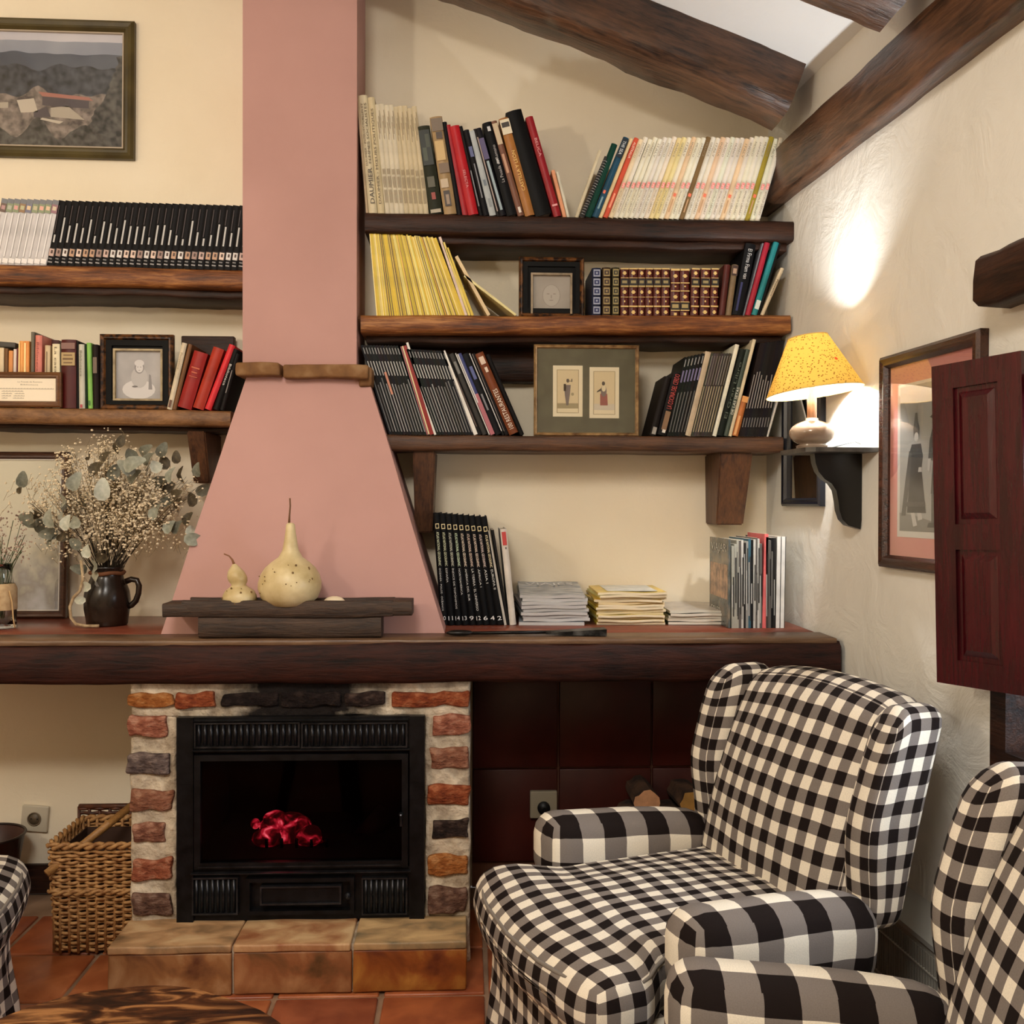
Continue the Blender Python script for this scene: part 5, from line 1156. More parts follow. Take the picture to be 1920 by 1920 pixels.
r1_ = N(nt, 'ShaderNodeValToRGB'); e = r1_.color_ramp.elements; e[0].position = .22; e[0].color = lin((120, 70, 16)); e[1].position = .30; e[1].color = lin((236, 192, 96)); L(vo.outputs['Distance'], r1_.inputs[0])
v2 = N(nt, 'ShaderNodeTexVoronoi'); v2.inputs['Scale'].default_value = 19; L(tc.outputs['Object'], v2.inputs[0])
r2_ = N(nt, 'ShaderNodeValToRGB'); e = r2_.color_ramp.elements; e[0].position = .13; e[0].color = (1, 1, 1, 1); e[1].position = .17; e[1].color = (0, 0, 0, 1); L(v2.outputs['Distance'], r2_.inputs[0])
mx_ = N(nt, 'ShaderNodeMixRGB'); mx_.inputs[2].default_value = lin((222, 70, 40)); L(r2_.outputs[0], mx_.inputs[0]); L(r1_.outputs[0], mx_.inputs[1])
df_ = N(nt, 'ShaderNodeBsdfDiffuse'); tr_ = N(nt, 'ShaderNodeBsdfTranslucent'); L(mx_.outputs[0], df_.inputs[0]); L(mx_.outputs[0], tr_.inputs[0])
ms = N(nt, 'ShaderNodeMixShader'); ms.inputs[0].default_value = .078; L(df_.outputs[0], ms.inputs[1]); L(tr_.outputs[0], ms.inputs[2]); L(ms.outputs[0], out.inputs[0])
g = G(); g.lathe([(r0, 0), (r0+(r1-r0)*.33, Ls*.33), (r0+(r1-r0)*.66, Ls*.66), (r1, Ls)], 56, capb=False, capt=False)
sh_o = g.build('lamp_shade', m_sh, tl, True, loc=sc, rot=(R(-3), tilt, 0))
m_ln, nt, b = newmat('mat_liner'); nt.nodes.remove(b); L = nt.links.new; out = nt.nodes['Material Output']
df_ = N(nt, 'ShaderNodeBsdfDiffuse'); tr_ = N(nt, 'ShaderNodeBsdfTranslucent'); df_.inputs[0].default_value = tr_.inputs[0].default_value = lin((246, 240, 226)); ms = N(nt, 'ShaderNodeMixShader'); ms.inputs[0].default_value = .45; L(df_.outputs[0], ms.inputs[1]); L(tr_.outputs[0], ms.inputs[2]); L(ms.outputs[0], out.inputs[0])
dl = .0015
G().lathe([(r0-dl, .0005), (r1-dl, Ls-.0005)], 56, capb=False, capt=False).build('shade_liner', m_ln, sh_o, True)
for (rr, zz) in ((r0, 0), (r1, Ls)):
    G().tube([(rr*math.cos(2*math.pi*i/56), rr*math.sin(2*math.pi*i/56), zz) for i in range(56)], .0013, 6, closed=True).build('shade_ring', flat((226, 190, 110), .5), sh_o, True)
g = G()
for i in range(3):
    t = 2*math.pi*i/3+.4; g.tube([(0, 0, Ls*.62), (r1*1.2*math.cos(t), r1*1.2*math.sin(t), Ls*.8)], .001, 5)
g.build('shade_spider', flat((120, 110, 100), .4, .8), sh_o)
G().sphere((0, 0, 150*lr), (.017, .017, .030), 16, 10).build('bulb', flat((255, 246, 226), .3, emit=6.0), tl, True)
bulb = lamp('bulb_light', 'POINT', (lc.x, LY, shelf_top+172*lr), 18.0, (.95, .98, 1.0), .022)
# cord
q0 = wl(1548, 838)
cp = [(lc.x+.05, LY, shelf_top+.004), (lc.x+.075, LY-.02, shelf_top+.012), (lc.x+.11, LY-.01, shelf_top+.02), (lc.x+.135, LY, shelf_top+.012), (lc.x+.15, LY+.02, shelf_top+.004)]
G().tube(cp, .0016, 6).build('cord', flat((150, 160, 166), .5), tl, True, loc=(-lc.x, -LY, -(shelf_top+.001)))

# ================================================================== shutter, lintel timber, heater on the right wall
hg = onr(1958, 1000); fe_dir = Vector((-math.sin(R(24.3)), math.cos(R(24.3)), 0))
def pxof(p):
    q = CM.transposed() @ (Vector(p)-C0); return 960+F*q.x/-q.z
wsh = .1
while pxof(hg+fe_dir*wsh+Vector((-.02, 0, 0))) > 1768: wsh += .001
zb_s = at(1757, 1272, (hg+fe_dir*wsh).y).z; zt_s = at(1785, 682, (hg+fe_dir*wsh).y).z
M_shut = wood((40, 2, 8), (74, 8, 18), .24, 2.4, (12, 12, 1.0), .2)
sh = empty('window_shutter', (hg.x-.012, hg.y, zb_s), (0, 0, math.atan2(fe_dir.y, fe_dir.x)), 'dark red panelled wooden shutter leaf swung open on right wall', 'shutter')
sh.rotation_euler = (Matrix.Rotation(math.atan2(fe_dir.y, fe_dir.x), 3, 'Z') @ Matrix.Rotation(R(1.6), 3, 'Y')).to_euler()
hs = zt_s-zb_s
wframe(G(), 0, wsh, 0, hs, .05, -.002, .026).build('stile_frame', M_shut, sh)
G().box(.05, wsh-.05, -.002, .026, hs*.42, hs*.42+.05).build('cross_rail', M_shut, sh)
for (z0, z1) in ((.05, hs*.42), (hs*.42+.05, hs-.05)):
    G().box(.05, wsh-.05, .004, .020, z0, z1).build('panel', M_shut, sh)
    G().add([(.06, .0205, z0+.01), (wsh-.06, .0205, z0+.01), (wsh-.06, .0205, z1-.01), (.06, .0205, z1-.01), (.072, .027, z0+.022), (wsh-.072, .027, z0+.022), (wsh-.072, .027, z1-.022), (.072, .027, z1-.022)],
            [(4, 5, 6, 7), (0, 1, 5, 4), (1, 2, 6, 5), (2, 3, 7, 6), (3, 0, 4, 7), (3, 2, 1, 0)]).build('raised_field', M_shut, sh)
for z_ in (hs*.15, hs*.85): G().tube([(-.004, .012, z_-.03), (-.004, .012, z_+.03)], .006, 8).build('hinge', flat((30, 26, 24), .4, .8), sh, True)
s0, z0 = wall_sz(1850, 578, .05); s1 = s0+.95; z1 = wall_sz(1850, 484, .05)[1]
lt = timber('lintel_timber', wpt(s0, (z0+z1)/2, .03), wpt(s1, (z0+z1)/2, .03), .09, z1-z0, M_dark, None, .006, 30, 41); tag(lt, 'short dark lintel timber above the window on the right wall', 'timber')
# skirting heater
M_heat = mottled((150, 146, 136), (168, 164, 154), 6, .45)
hs0, hz1 = wall_sz(1690, 1648, .0); hz1 = wall_sz(1770, 1712, .0)[1]
ht = empty('skirting_heater', label='grey ribbed heater low on the right wall behind armchairs', cat='heater'); ht.matrix_world = WM
h_s0, h_s1 = .75, 2.3; hd = .055
g = G(); g.box(h_s0, h_s1, -hd, -.0005, .06, hz1-.05); g.build('body', M_heat, ht)
g = G(); g.add([(h_s0, -.0005, hz1), (h_s1, -.0005, hz1), (h_s1, -hd-.004, hz1-.045), (h_s0, -hd-.004, hz1-.045), (h_s0, -.0005, hz1-.012), (h_s1, -.0005, hz1-.012), (h_s1, -hd-.004, hz1-.056), (h_s0, -hd-.004, hz1-.056)],
      [(0, 3, 2, 1), (4, 5, 6, 7), (0, 1, 5, 4), (1, 2, 6, 5), (2, 3, 7, 6), (3, 0, 4, 7)]); g.build('sloped_cap', flat((176, 176, 170), .4), ht)
rm = G().box(-.0025, .0025, -.003, 0, .07, hz1-.07).mesh('rib', M_heat)
for i in range(int((h_s1-h_s0)/.011)): put('rib', rm, ht, (h_s0+.006+i*.011, -hd, 0))
for z_ in (.12, .22): G().box(h_s0, h_s1, -hd-.0045, -hd, z_, z_+.003).build('seam', flat((196, 192, 182), .4), ht)

# ================================================================== things on the mantel
# trough
ty0, ty1 = 2.605, 2.70
x0, x1, z0, z1 = rect(370, 1150, 714, 1198, ty0); 
M_tr = wood((22, 14, 10), (74, 52, 36), .6, 3, (1.5, 12, 12), .8)
tr = empty('wooden_trough', ((x0+x1)/2, (ty0+ty1)/2, MZ), label='dark worn wooden trough with end handles holding the gourds', cat='trough'); to = -Vector(tr.location)
tx0, tx1, tz0, tz1 = rect(304, 1126, 772, 1158, ty0)
zb_ = MZ+.002
dpm = (ty0+ty1)/2
timber('body', (x0, dpm, (zb_+tz0)/2+.002), (x1, dpm, (zb_+tz0)/2+.002), ty1-ty0-.012, tz0-zb_+.004, M_tr, tr, .002, 20, 61)
g = G(); 
for (xa_, xb_, ya_, yb_) in ((tx0+.05, tx1-.05, ty0, ty0+.016), (tx0+.05, tx1-.05, ty1-.016, ty1)):
    timber('side_wall', (xa_, (ya_+yb_)/2, (tz0+tz1)/2), (xb_, (ya_+yb_)/2, (tz0+tz1)/2), yb_-ya_, tz1-tz0, M_tr, tr, .0015, 20, 62)
timber('tray_floor', (tx0+.05, dpm, tz0+.009), (tx1-.05, dpm, tz0+.009), ty1-ty0-.03, .018, M_tr, tr, .001, 16, 65)
timber('handle_end', (tx0, dpm, (tz0+tz1)/2-.003), (tx0+.10, dpm, (tz0+tz1)/2-.001), ty1-ty0, tz1-tz0-.008, M_tr, tr, .002, 8, 63)
timber('handle_end', (tx1-.09, dpm, (tz0+tz1)/2), (tx1, dpm, (tz0+tz1)/2), ty1-ty0, tz1-tz0-.004, M_tr, tr, .002, 8, 64)
# gourds
GY = dpm; gk = GY/F; tray_z = tz0+.0195
M_gd = mottled((180, 156, 106), (222, 204, 160), 16, .4, (1, 1, 1), .15, 30, 6, .3, .7)
def lathe_px(pts, cx, zbase): return [((r)*gk, zbase+z*gk) for r, z in pts]
def speckle(e, cx, cz, rx, n, seed):
    random.seed(seed); g = G()
    for i in range(n):
        a_ = random.uniform(-1.2, 1.2); t = random.uniform(-.7, .85)
        rr = rx*math.sqrt(max(0, 1-t*t)); q = Vector((rr*math.sin(a_), -rr*math.cos(a_), cz+t*rx*.86))
        s_ = random.uniform(.0012, .0032); g.sphere(q, (s_, s_*.6, s_), 8, 4)
    g.build('spots', flat((112, 84, 44), .6), e, True, fix=False)
bx = at(542, 1120, GY).x
# body of big gourd sits in the tray: 1120 is its visible base
zvis = at(542, 1127, GY).z
gb = empty('gourd', (bx, GY, tray_z), label='large pale bottle gourd with long neck and dry stem', cat='gourd')
h0_ = (zvis-tray_z)/gk
prof = [(0, 0), (18, .5), (38, 6), (52, 18), (58, 34), (58, 44), (54, 58), (46, 70), (34, 80), (22, 88), (15, 100), (12, 116), (9.5, 132), (8, 144), (5, 147), (0, 147.5)]
s_ = (at(542, 980, GY).z-tray_z)/gk/147.5
g = G(); g.lathe([(r*gk, z*s_*gk) for r, z in prof], 40, capb=False, capt=False); g.v = [(x+.004*math.sin(z*9), y, z) for x, y, z in g.v]
g.build('body', M_gd, gb, True)
zt_ = 147*s_*gk
G().tube([(.0, 0, zt_-.002), (.001, -.001, zt_+.02), (.003, 0, zt_+.045), (.002, 0, zt_+.066)], [.0032, .0024, .002, .0022], 8).build('stem', flat((104, 70, 40), .7), gb, True)
speckle(gb, 0, 44*s_*gk, 58*gk, 26, 4)
sx_ = at(450, 1120, GY).x
gs = empty('gourd', (sx_, GY-.004, tray_z), label='small double-bellied pale gourd with curled stem', cat='gourd')
prof = [(0, 0), (12, .4), (24, 5), (31, 15), (31, 24), (26, 34), (16, 41), (13, 45), (17, 52), (18, 60), (15, 70), (9, 78), (4, 84), (0, 86)]
s2 = (at(442, 1058, GY).z-tray_z)/gk/84
g = G(); g.lathe([(r*gk, z*s2*gk) for r, z in prof], 32, capb=False, capt=False); g.v = [(x-.010*max(0, (z-.05))/.06*1.2, y, z) for x, y, z in g.v]
g.build('body', M_gd, gs, True)
zt_ = 84*s2*gk; xo = -.010*max(0, zt_-.05)/.06*1.2
G().tube([(xo, 0, zt_-.004), (xo-.006, 0, zt_+.012), (xo-.014, 0, zt_+.022), (xo-.028, 0, zt_+.028)], [.004, .0026, .0018, .0016], 8).build('stem', flat((128, 84, 52), .7), gs, True)
speckle(gs, 0, 20*s2*gk, 31*gk, 10, 5)
px_ = at(627, 1126, GY).x
tag(G().sphere((0, 0, .016), (20*gk, .02, .016), 20, 12).build('egg', flat((228, 210, 178), .5), None, True, loc=(px_, GY, tray_z-.0005)), 'pale egg-shaped pebble lying in the wooden trough', 'pebble')
bpy.data.objects['egg'].name = 'pebble'
# iron tool lying on mantel
a = atz(838, 1185, MZ+.008); b = atz(1133, 1184, MZ+.008)
a.y = b.y = 2.655
tl2 = empty('fire_shovel', (a.x, a.y, MZ), label='black iron fire shovel lying along the front of the mantel', cat='fire tool'); o_ = -Vector(tl2.location)
L_ = b.x-a.x
G().tube([(.05, 0, .008), (L_*.66, 0, .010)], .0045, 8).build('handle', flat((14, 13, 13), .4, .5), tl2, True)
G().sphere((.035, 0, .009), (.038, .014, .008), 16, 8).build('grip', flat((18, 16, 16), .3, .3), tl2, True)
g = G(); g.add([(L_*.62, -.006, .005), (L_*.74, -.022, .004), (L_, -.024, .002), (L_, .024, .002), (L_*.74, .022, .004), (L_*.62, .006, .005), (L_*.62, -.006, .013), (L_*.74, -.024, .014), (L_, -.026, .020), (L_, .026, .020), (L_*.74, .024, .014), (L_*.62, .006, .013)],
      [(5, 4, 3, 2, 1, 0), (6, 7, 8, 9, 10, 11)]+[(i, (i+1) % 6, (i+1) % 6+6, i+6) for i in range(6)]); g.build('blade', mottled((22, 22, 22), (110, 110, 108), 24, .45, (1, 1, 1), .5, lo=.4, hi=.7, metal=.5), tl2)
# ================================================================== jug with dried bouquet
random.seed(11)
JY = 2.86; jk = JY/F
jb = at(200, 1173, JY); jx = at(201, 1150, JY).x; JY = atz(201, 1172, MZ).y; jk = JY/F; jx = atz(201, 1172, MZ).x
M_jug = mottled((16, 11, 9), (44, 30, 22), 6, .25, (1, 1, 1), .1)
jug = empty('jug', (jx, JY, MZ+.001), label='dark glazed jug with handle holding the dried bouquet', cat='jug')
prof = [(34, 0), (36, 2), (37, 12), (40, 30), (41, 46), (39, 62), (34, 76), (29, 86), (27, 96), (29, 104), (31, 108), (28, 108), (26, 98), (28, 84), (33, 70), (34, 40), (30, 4), (0, 4)]
G().lathe([(r*jk, z*jk) for r, z in prof], 36, capt=False).build('body', M_jug, jug, True)
hp = [(34, 80), (44, 84), (54, 82), (58, 72), (57, 58), (52, 44), (44, 36), (38, 34)]
G().tube([(x*jk, 0, z*jk) for x, z in hp], 5.5*jk, 8).build('handle', M_jug, jug, True)
G().tube([(29*jk*math.cos(2*math.pi*i/24), 29*jk*math.sin(2*math.pi*i/24), 96*jk+.002*math.sin(i)) for i in range(24)], 4*jk, 6, closed=True).build('twine', flat((110, 66, 36), .8), jug, True)
# rope
rp_ = [atz(178, 1150, MZ+.05), atz(156, 1112, MZ+.09), atz(146, 1125, MZ+.06), atz(134, 1145, MZ+.04), atz(140, 1166, MZ+.01)]
ry = JY-.07
pts = [(at(x, y, ry).x, ry, max(at(x, y, ry).z, MZ+.006)) for x, y in ((152, 1050), (156, 1085), (150, 1108), (138, 1120), (131, 1138), (133, 1158), (142, 1170), (160, 1176), (186, 1178))]
o = G().tube(pts, .0045, 8).build('rope', mottled((150, 124, 92), (196, 172, 136), 60, .9, (1, 1, 1), .5), None, True); tag(o, 'pale twisted rope end curling down beside the dark jug', 'rope')
# bouquet
bq = empty('dried_bouquet', (jx, JY, MZ+.10), label='large dried bouquet of eucalyptus and tiny white blossoms in jug', cat='bouquet'); bo = Vector(bq.location)
M_st = flat((46, 36, 22), .8)
def P3(px, py, dy=0.0): p = at(px, py, JY+dy); return p
# stems fan out from the mouth
tips = []
stem_g = G()
for i in range(110):
    ang = random.uniform(-1.25, 1.2); rad = random.uniform(.55, 1.0)
    tx_ = 212+ang*135*rad+random.uniform(-10, 10); tyy = 1075-(250*rad*math.cos(ang*.78))+random.uniform(-12, 12)
    dy = random.uniform(-.10, .07)
    tip = P3(tx_, tyy, dy); base = Vector((jx+random.uniform(-.015, .015), JY+random.uniform(-.015, .015), MZ+.11))
    mid = base.lerp(tip, .5)+Vector((0, 0, .02))
    tips.append((tip, mid)); stem_g.tube([base-bo, mid-bo, tip-bo], [.0011, .0008, .0005], 4)
stem_g.build('stems', M_st, bq)['kind'] = 'stuff'
# blossoms
bl_g = G(); tw_g = G()
for tip, mid in tips:
    for j in range(20):
        q = tip.lerp(mid, random.random()**1.5*.75)+Vector((random.gauss(0, .020), random.gauss(0, .018), random.gauss(0, .018)))
        r_ = random.uniform(.0022, .0044); bl_g.sphere(q-bo, (r_, r_, r_*.8), 5, 3)
        if j % 3 == 0: tw_g.tube([q-bo, tip.lerp(mid, random.random())-bo], .0005, 3, cap=False)
def zone(n, cx, cy, sx, sy, dy0, dy1):
    for i in range(n):
        q = P3(random.gauss(cx, sx), random.gauss(cy, sy), random.uniform(dy0, dy1)); r_ = random.uniform(.002, .0042); bl_g.sphere(q-bo, (r_, r_, r_*.8), 5, 3)
        if i % 2 == 0: tw_g.tube([q-bo, q-bo+Vector((random.uniform(-.02, .02), random.uniform(-.01, .01), -random.uniform(.01, .03)))], .0005, 3, cap=False)
zone(520, 235, 950, 46, 36, -.13, -.05); zone(420, 222, 995, 44, 20, -.12, -.02); zone(150, 150, 895, 28, 32, -.08, .02); zone(110, 80, 930, 26, 25, -.06, .03); zone(90, 200, 835, 22, 16, -.05, .04); zone(90, 130, 1020, 28, 14, -.08, 0); zone(90, 280, 1000, 35, 18, -.08, 0); zone(80, 125, 860, 12, 14, -.05, 0)
bl_g.build('blossoms', flat((238, 220, 188), .8), bq)['kind'] = 'stuff'
tw_g.build('twigs', flat((120, 100, 66), .8), bq)['kind'] = 'stuff'
# eucalyptus leaves
def leafmesh(mat):
    g = G(); n = 10; v = [(0, 0, 0)]; L1 = 1.0
    ring = []
    for i in range(n):
        t = 2*math.pi*i/n; x = .40*math.cos(t)*(1-.30*math.sin(t)); y = .62+.62*math.sin(t); ring.append((x, y, .16*math.cos(2*t)-.16*y*y))
    v = ring+[(0, .6, -.06)]
    g.add(v, [(i, (i+1) % n, n) for i in range(n)]); return g.mesh('leaf', mat, True)
LM = [leafmesh(mottled(a, b, 3, .6, spec=.3)) for a, b in (((126, 128, 114), (160, 160, 144)), ((92, 92, 78), (126, 124, 108)), ((166, 168, 152), (198, 196, 180)), ((58, 50, 36), (98, 86, 64)))]
lv = [(112, 968, 30, 2), (118, 938, 28, 0), (130, 920, 26, 0), (190, 940, 30, 2), (200, 955, 26, 1), (230, 880, 30, 0), (252, 890, 26, 0), (243, 865, 26, 1), (262, 855, 22, 1), (297, 857, 22, 1), (290, 885, 24, 2), (270, 872, 22, 1), (310, 880, 22, 3), (283, 910, 24, 1), (240, 905, 22, 1), (215, 850, 22, 3), (222, 838, 18, 3), (340, 905, 22, 3), (370, 895, 20, 1), (368, 925, 24, 1), (360, 950, 22, 3), (330, 870, 18, 3), (275, 960, 22, 1), (285, 975, 24, 0), (295, 990, 22, 1), (310, 1000, 22, 0), (325, 1000, 22, 1), (345, 1010, 26, 0), (350, 1000, 18, 2), (70, 985, 30, 1), (80, 1000, 26, 1), (95, 990, 26, 0), (60, 975, 26, 1), (40, 915, 22, 1), (35, 925, 18, 3), (150, 955, 24, 1), (148, 985, 24, 0), (110, 1000, 24, 1), (120, 995, 22, 2), (165, 1045, 22, 2), (178, 1062, 26, 0), (165, 1070, 22, 1), (180, 1075, 24, 2), (168, 1100, 20, 2), (160, 1125, 16, 2), (150, 1030, 20, 1), (205, 900, 24, 1), (170, 890, 24, 3), (300, 925, 24, 3), (320, 935, 22, 3), (330, 960, 22, 3), (300, 945, 20, 1), (190, 865, 20, 3), (165, 860, 18, 3), (205, 1030, 22, 3), (215, 1010, 22, 3), (200, 1045, 22, 3), (60, 960, 22, 3), (90, 1025, 22, 1), (315, 905, 22, 0), (255, 930, 22, 3), (345, 985, 20, 3), (130, 1005, 18, 3), (225, 920, 24, 3)]
for (px, py, s_, mi) in lv:
    p = P3(px, py, random.uniform(-.17, -.11) if mi in (0, 2) else random.uniform(-.12, .0)); o = put('leaf', LM[mi], bq, p-bo)
    s_ *= 1.12; o.scale = (s_*jk, s_*jk, s_*jk); d = Vector((px-215, 0, 1060-py)).normalized()
    o.rotation_euler = (R(random.uniform(50, 110)), math.atan2(-d.x, d.z)*-1+R(random.uniform(-60, 60)), R(random.uniform(-50, 50)))
# glass vase with flowers at the left edge
vx = atz(0, 1178, MZ); VY = vx.y; vk = VY/F
va = empty('glass_vase', (vx.x, VY, MZ+.001), label='small clear glass vase with linen ribbon at the left edge', cat='vase')
m_gl, nt, b = newmat('mat_clear'); b.inputs['Transmission Weight'].default_value = 1; b.inputs['Roughness'].default_value = .02; b.inputs['IOR'].default_value = 1.45; b.inputs['Base Color'].default_value = (.93, .96, .95, 1)
G().lathe([(26*vk, 0), (28*vk, 3*vk), (28*vk, 60*vk), (24*vk, 80*vk), (20*vk, 100*vk), (22*vk, 118*vk), (20.5*vk, 118*vk), (18.5*vk, 100*vk), (22.5*vk, 80*vk), (26*vk, 60*vk), (26*vk, 6*vk), (0, 6*vk)], 32, capt=False).build('glass', m_gl, va, True)
G().lathe([(28.6*vk, 34*vk), (29*vk, 36*vk), (29*vk, 72*vk), (28*vk, 76*vk), (24.8*vk, 82*vk)], 32, capb=False, capt=False).build('linen_band', mottled((176, 144, 104), (206, 178, 138), 40, .9), va, True)
G().tube([(25*vk, -18*vk, 70*vk), (29*vk, -16*vk, 50*vk), (31*vk, -16*vk, 20*vk), (34*vk, -16*vk, 2*vk)], .0022, 6).build('ribbon', flat((196, 160, 112), .8), va, True)
sp_ = empty('flower_sprig', (vx.x, VY, MZ+.05), label='dried rosy flower sprig in the glass vase at left edge', cat='flowers'); so2 = Vector(sp_.location)
g = G(); g2 = G()
for i in range(26):
    tip = at(random.uniform(-25, 48), random.uniform(965, 1045), VY+random.uniform(-.03, .03)); base = Vector((vx.x+random.uniform(-.012, .012), VY+random.uniform(-.01, .01), MZ+.02))
    g.tube([base-so2, Vector((base.x*.6+tip.x*.4, VY, MZ+.17))-so2, tip-so2], .0011, 4)
    for j in range(12):
        q = tip+Vector((random.gauss(0, .010), random.gauss(0, .01), random.gauss(0, .018))); r_ = random.uniform(.0015, .0034); g2.sphere(q-so2, r_, 5, 3)
g.build('stems', flat((72, 84, 52), .7), sp_)['kind'] = 'stuff'; g2.build('blossoms', mottled((116, 90, 80), (206, 180, 160), 90, .8), sp_)['kind'] = 'stuff'

# ================================================================== left recess
def socket(px, py, label, Y=D):
    p = at(px, py, Y-.01); e = empty('wall_socket', (p.x, Y-.0005, p.z), label=label, cat='socket'); return e
sk = socket(65, 1535, 'white square wall socket in the left recess'); sk.rotation_euler = (0, R(5), 0)
rpart('plate', (.041, .006, .041), .004, (2, 1, 2), flat((196, 186, 166), .4), sk, loc=(0, -.006, 0))
G().lathe([(.021, 0), (.021, .004), (.0185, .004), (.0185, .0)], 24, capb=False, capt=False).build('ring', flat((120, 104, 84), .5), sk, True, loc=(0, -.012, 0), rot=(R(90), 0, 0))
G().lathe([(.0185, 0), (.0185, .0006)], 24).build('recess', flat((96, 82, 64), .5), sk, True, loc=(0, -.0122, 0), rot=(R(90), 0, 0))
for s_ in (-1, 1): G().sphere((s_*.0095, -.0135, 0), (.0025, .001, .0025), 8, 5).build('pin_hole', flat((20, 16, 14), .6), sk)
# wicker basket
M_wk = mottled((128, 84, 44), (196, 150, 96), 50, .6, (1, 1, 1), .2, lo=.3, hi=.7)
by = atz(150, 1792, 0).y; 
bx0 = atz(92, 1790, 0).x; bw_ = .27; bd = .24
BTp = at(150, 1582, by-.01).z
bk = empty('wicker_basket', (bx0+bw_/2, by+bd/2, 0), label='honey coloured square wicker basket left of the fireplace', cat='basket')
def rr_path(hx, hy, r, n=100):
    out_ = []; per = 4*(hx+hy)
    for i in range(n):
        t = i/n*per
        if t < 2*hx: x, y = -hx+t, -hy
        elif t < 2*hx+2*hy: x, y = hx, -hy+(t-2*hx)
        elif t < 4*hx+2*hy: x, y = hx-(t-2*hx-2*hy), hy
        else: x, y = -hx, hy-(t-4*hx-2*hy)
        qx = max(-(hx-r), min(hx-r, x)); qy = max(-(hy-r), min(hy-r, y)); d = Vector((x-qx, y-qy)); 
        if d.length > 1e-6: d = d.normalized()*r
        nrm = d.normalized() if d.length > 1e-6 else Vector((0, -1))
        out_.append((qx+d.x, qy+d.y, nrm.x, nrm.y))
    return out_
g = G(); rows = 30
for i in range(rows):
    z = .012+(BTp-.03)*i/rows; sc_ = .90+.10*z/BTp; pth = rr_path(bw_/2*sc_, bd/2*sc_, .02, 120); ph = math.pi*(i % 2)
    if i == 17 or i == 16: sc_ *= 1.02
    g.tube([(x+nx*.005*math.sin(j/120*2*math.pi*20+ph), y+ny*.005*math.sin(j/120*2*math.pi*20+ph), z+.0015*math.sin(j*.7+i)) for j, (x, y, nx, ny) in enumerate(pth)], .0046, 5, closed=True)
g.build('weave', M_wk, bk, True, fix=False)
g = G(); pth = rr_path(bw_/2, bd/2, .02, 120)
for ph in (0, math.pi):
    g.tube([(x+nx*.006*math.cos(j*.9+ph), y+ny*.006*math.cos(j*.9+ph), BTp-.010+.006*math.sin(j*.9+ph)) for j, (x, y, nx, ny) in enumerate(pth)], .006, 5, closed=True)
g.build('rim', M_wk, bk, True, fix=False)
g = G()
for ph in (0, math.pi):
    pth2 = rr_path(bw_/2*.965, bd/2*.965, .02, 120); g.tube([(x+nx*(.006+.004*math.cos(j*.9+ph)), y+ny*(.006+.004*math.cos(j*.9+ph)), BTp*.56+.005*math.sin(j*.9+ph)) for j, (x, y, nx, ny) in enumerate(pth2)], .005, 5, closed=True)
g.build('waist_braid', M_wk, bk, True, fix=False)
st_m = G().tube([(0, 0, .005), (0, 0, BTp-.01)], .004, 6).mesh('stake', M_wk, True)
for j, (x, y, nx, ny) in enumerate(rr_path(bw_/2*.95, bd/2*.95, .02, 40)):
    put('stake', st_m, bk, (x, y, 0))
hx, hy = bw_/2*.86, bd/2*.86
G().box(-hx, hx, -hy, hy, .004, .010).box(-hx, -hx+.003, -hy, hy, .01, BTp-.03).box(hx-.003, hx, -hy, hy, .01, BTp-.03).box(-hx, hx, -hy, -hy+.003, .01, BTp-.03).box(-hx, hx, hy-.003, hy, .01, BTp-.03).build('lining', flat((58, 34, 20), .8), bk)
# darker basket lid behind, upright
p0 = at(156, 1580, by+.30); p1 = at(262, 1512, by+.30)
lid = empty('basket_lid', (p0.x, by+.27, 0), label='dark wicker basket standing behind the honey coloured one', cat='basket')
zz = at(156, 1512, by+.27).z; g = G(); wL = .24
for i in range(24):
    z = .006+(zz-.012)*i/23; g.tube([(wL*j/40, .004*math.sin(j/40*math.pi*10+math.pi*(i % 2)), z) for j in range(41)], .0055, 5)
g.build('weave', mottled((46, 22, 14), (92, 52, 32), 50, .5), lid, True, fix=False)
for j in range(9): G().tube([(wL*(j+.0)/8, 0, 0), (wL*(j+.0)/8, 0, zz)], .005, 6).build('stake', mottled((46, 22, 14), (92, 52, 32), 50, .5), lid, True)
g = G(); g.tube([(0, 0, zz), (wL, 0, zz)], .008, 6); g.build('rim', mottled((46, 22, 14), (92, 52, 32), 50, .5), lid, True)
lid.name = 'wicker_basket'
# bamboo cane in the basket
a = Vector((bx0+.10, by+.05, .03)); b = at(250, 1508, by+.16); a = at(160, 1580, by+.06)
dirn = (b-a).normalized(); base_ = a-dirn*.12
o = G().tube([base_, a, a.lerp(b, .45), a.lerp(b, .47), a.lerp(b, .49), b], [.011, .011, .011, .0135, .011, .011], 10).build('bamboo_cane', wood((120, 80, 40), (176, 130, 76), .4, 5), None, True); tag(o, 'bamboo cane sticking out of the wicker basket', 'cane')
# coal bucket at the left edge
bc = at(-30, 1650, 2.9); bc = atz(-26, 1712, 0); kY = bc.y
bu = empty('coal_bucket', (bc.x, kY, 0), label='dark red brown bucket at the left edge of the recess', cat='bucket')
zr = at(0, 1566, kY).z; rt = (at(42, 1566, kY).x-bc.x)
G().lathe([(rt*.62, 0), (rt*.78, zr*.45), (rt, zr), (rt*1.02, zr), (rt*.96, zr-.004), (rt*.74, zr*.45), (rt*.58, .006), (0, .006)], 36, capt=False).build('body', mottled((44, 16, 12), (74, 32, 22), 8, .4), bu, True)
G().tube([(rt*math.cos(2*math.pi*i/36), rt*math.sin(2*math.pi*i/36), zr) for i in range(36)], .004, 6, closed=True).build('rim', flat((30, 14, 10), .4), bu, True)

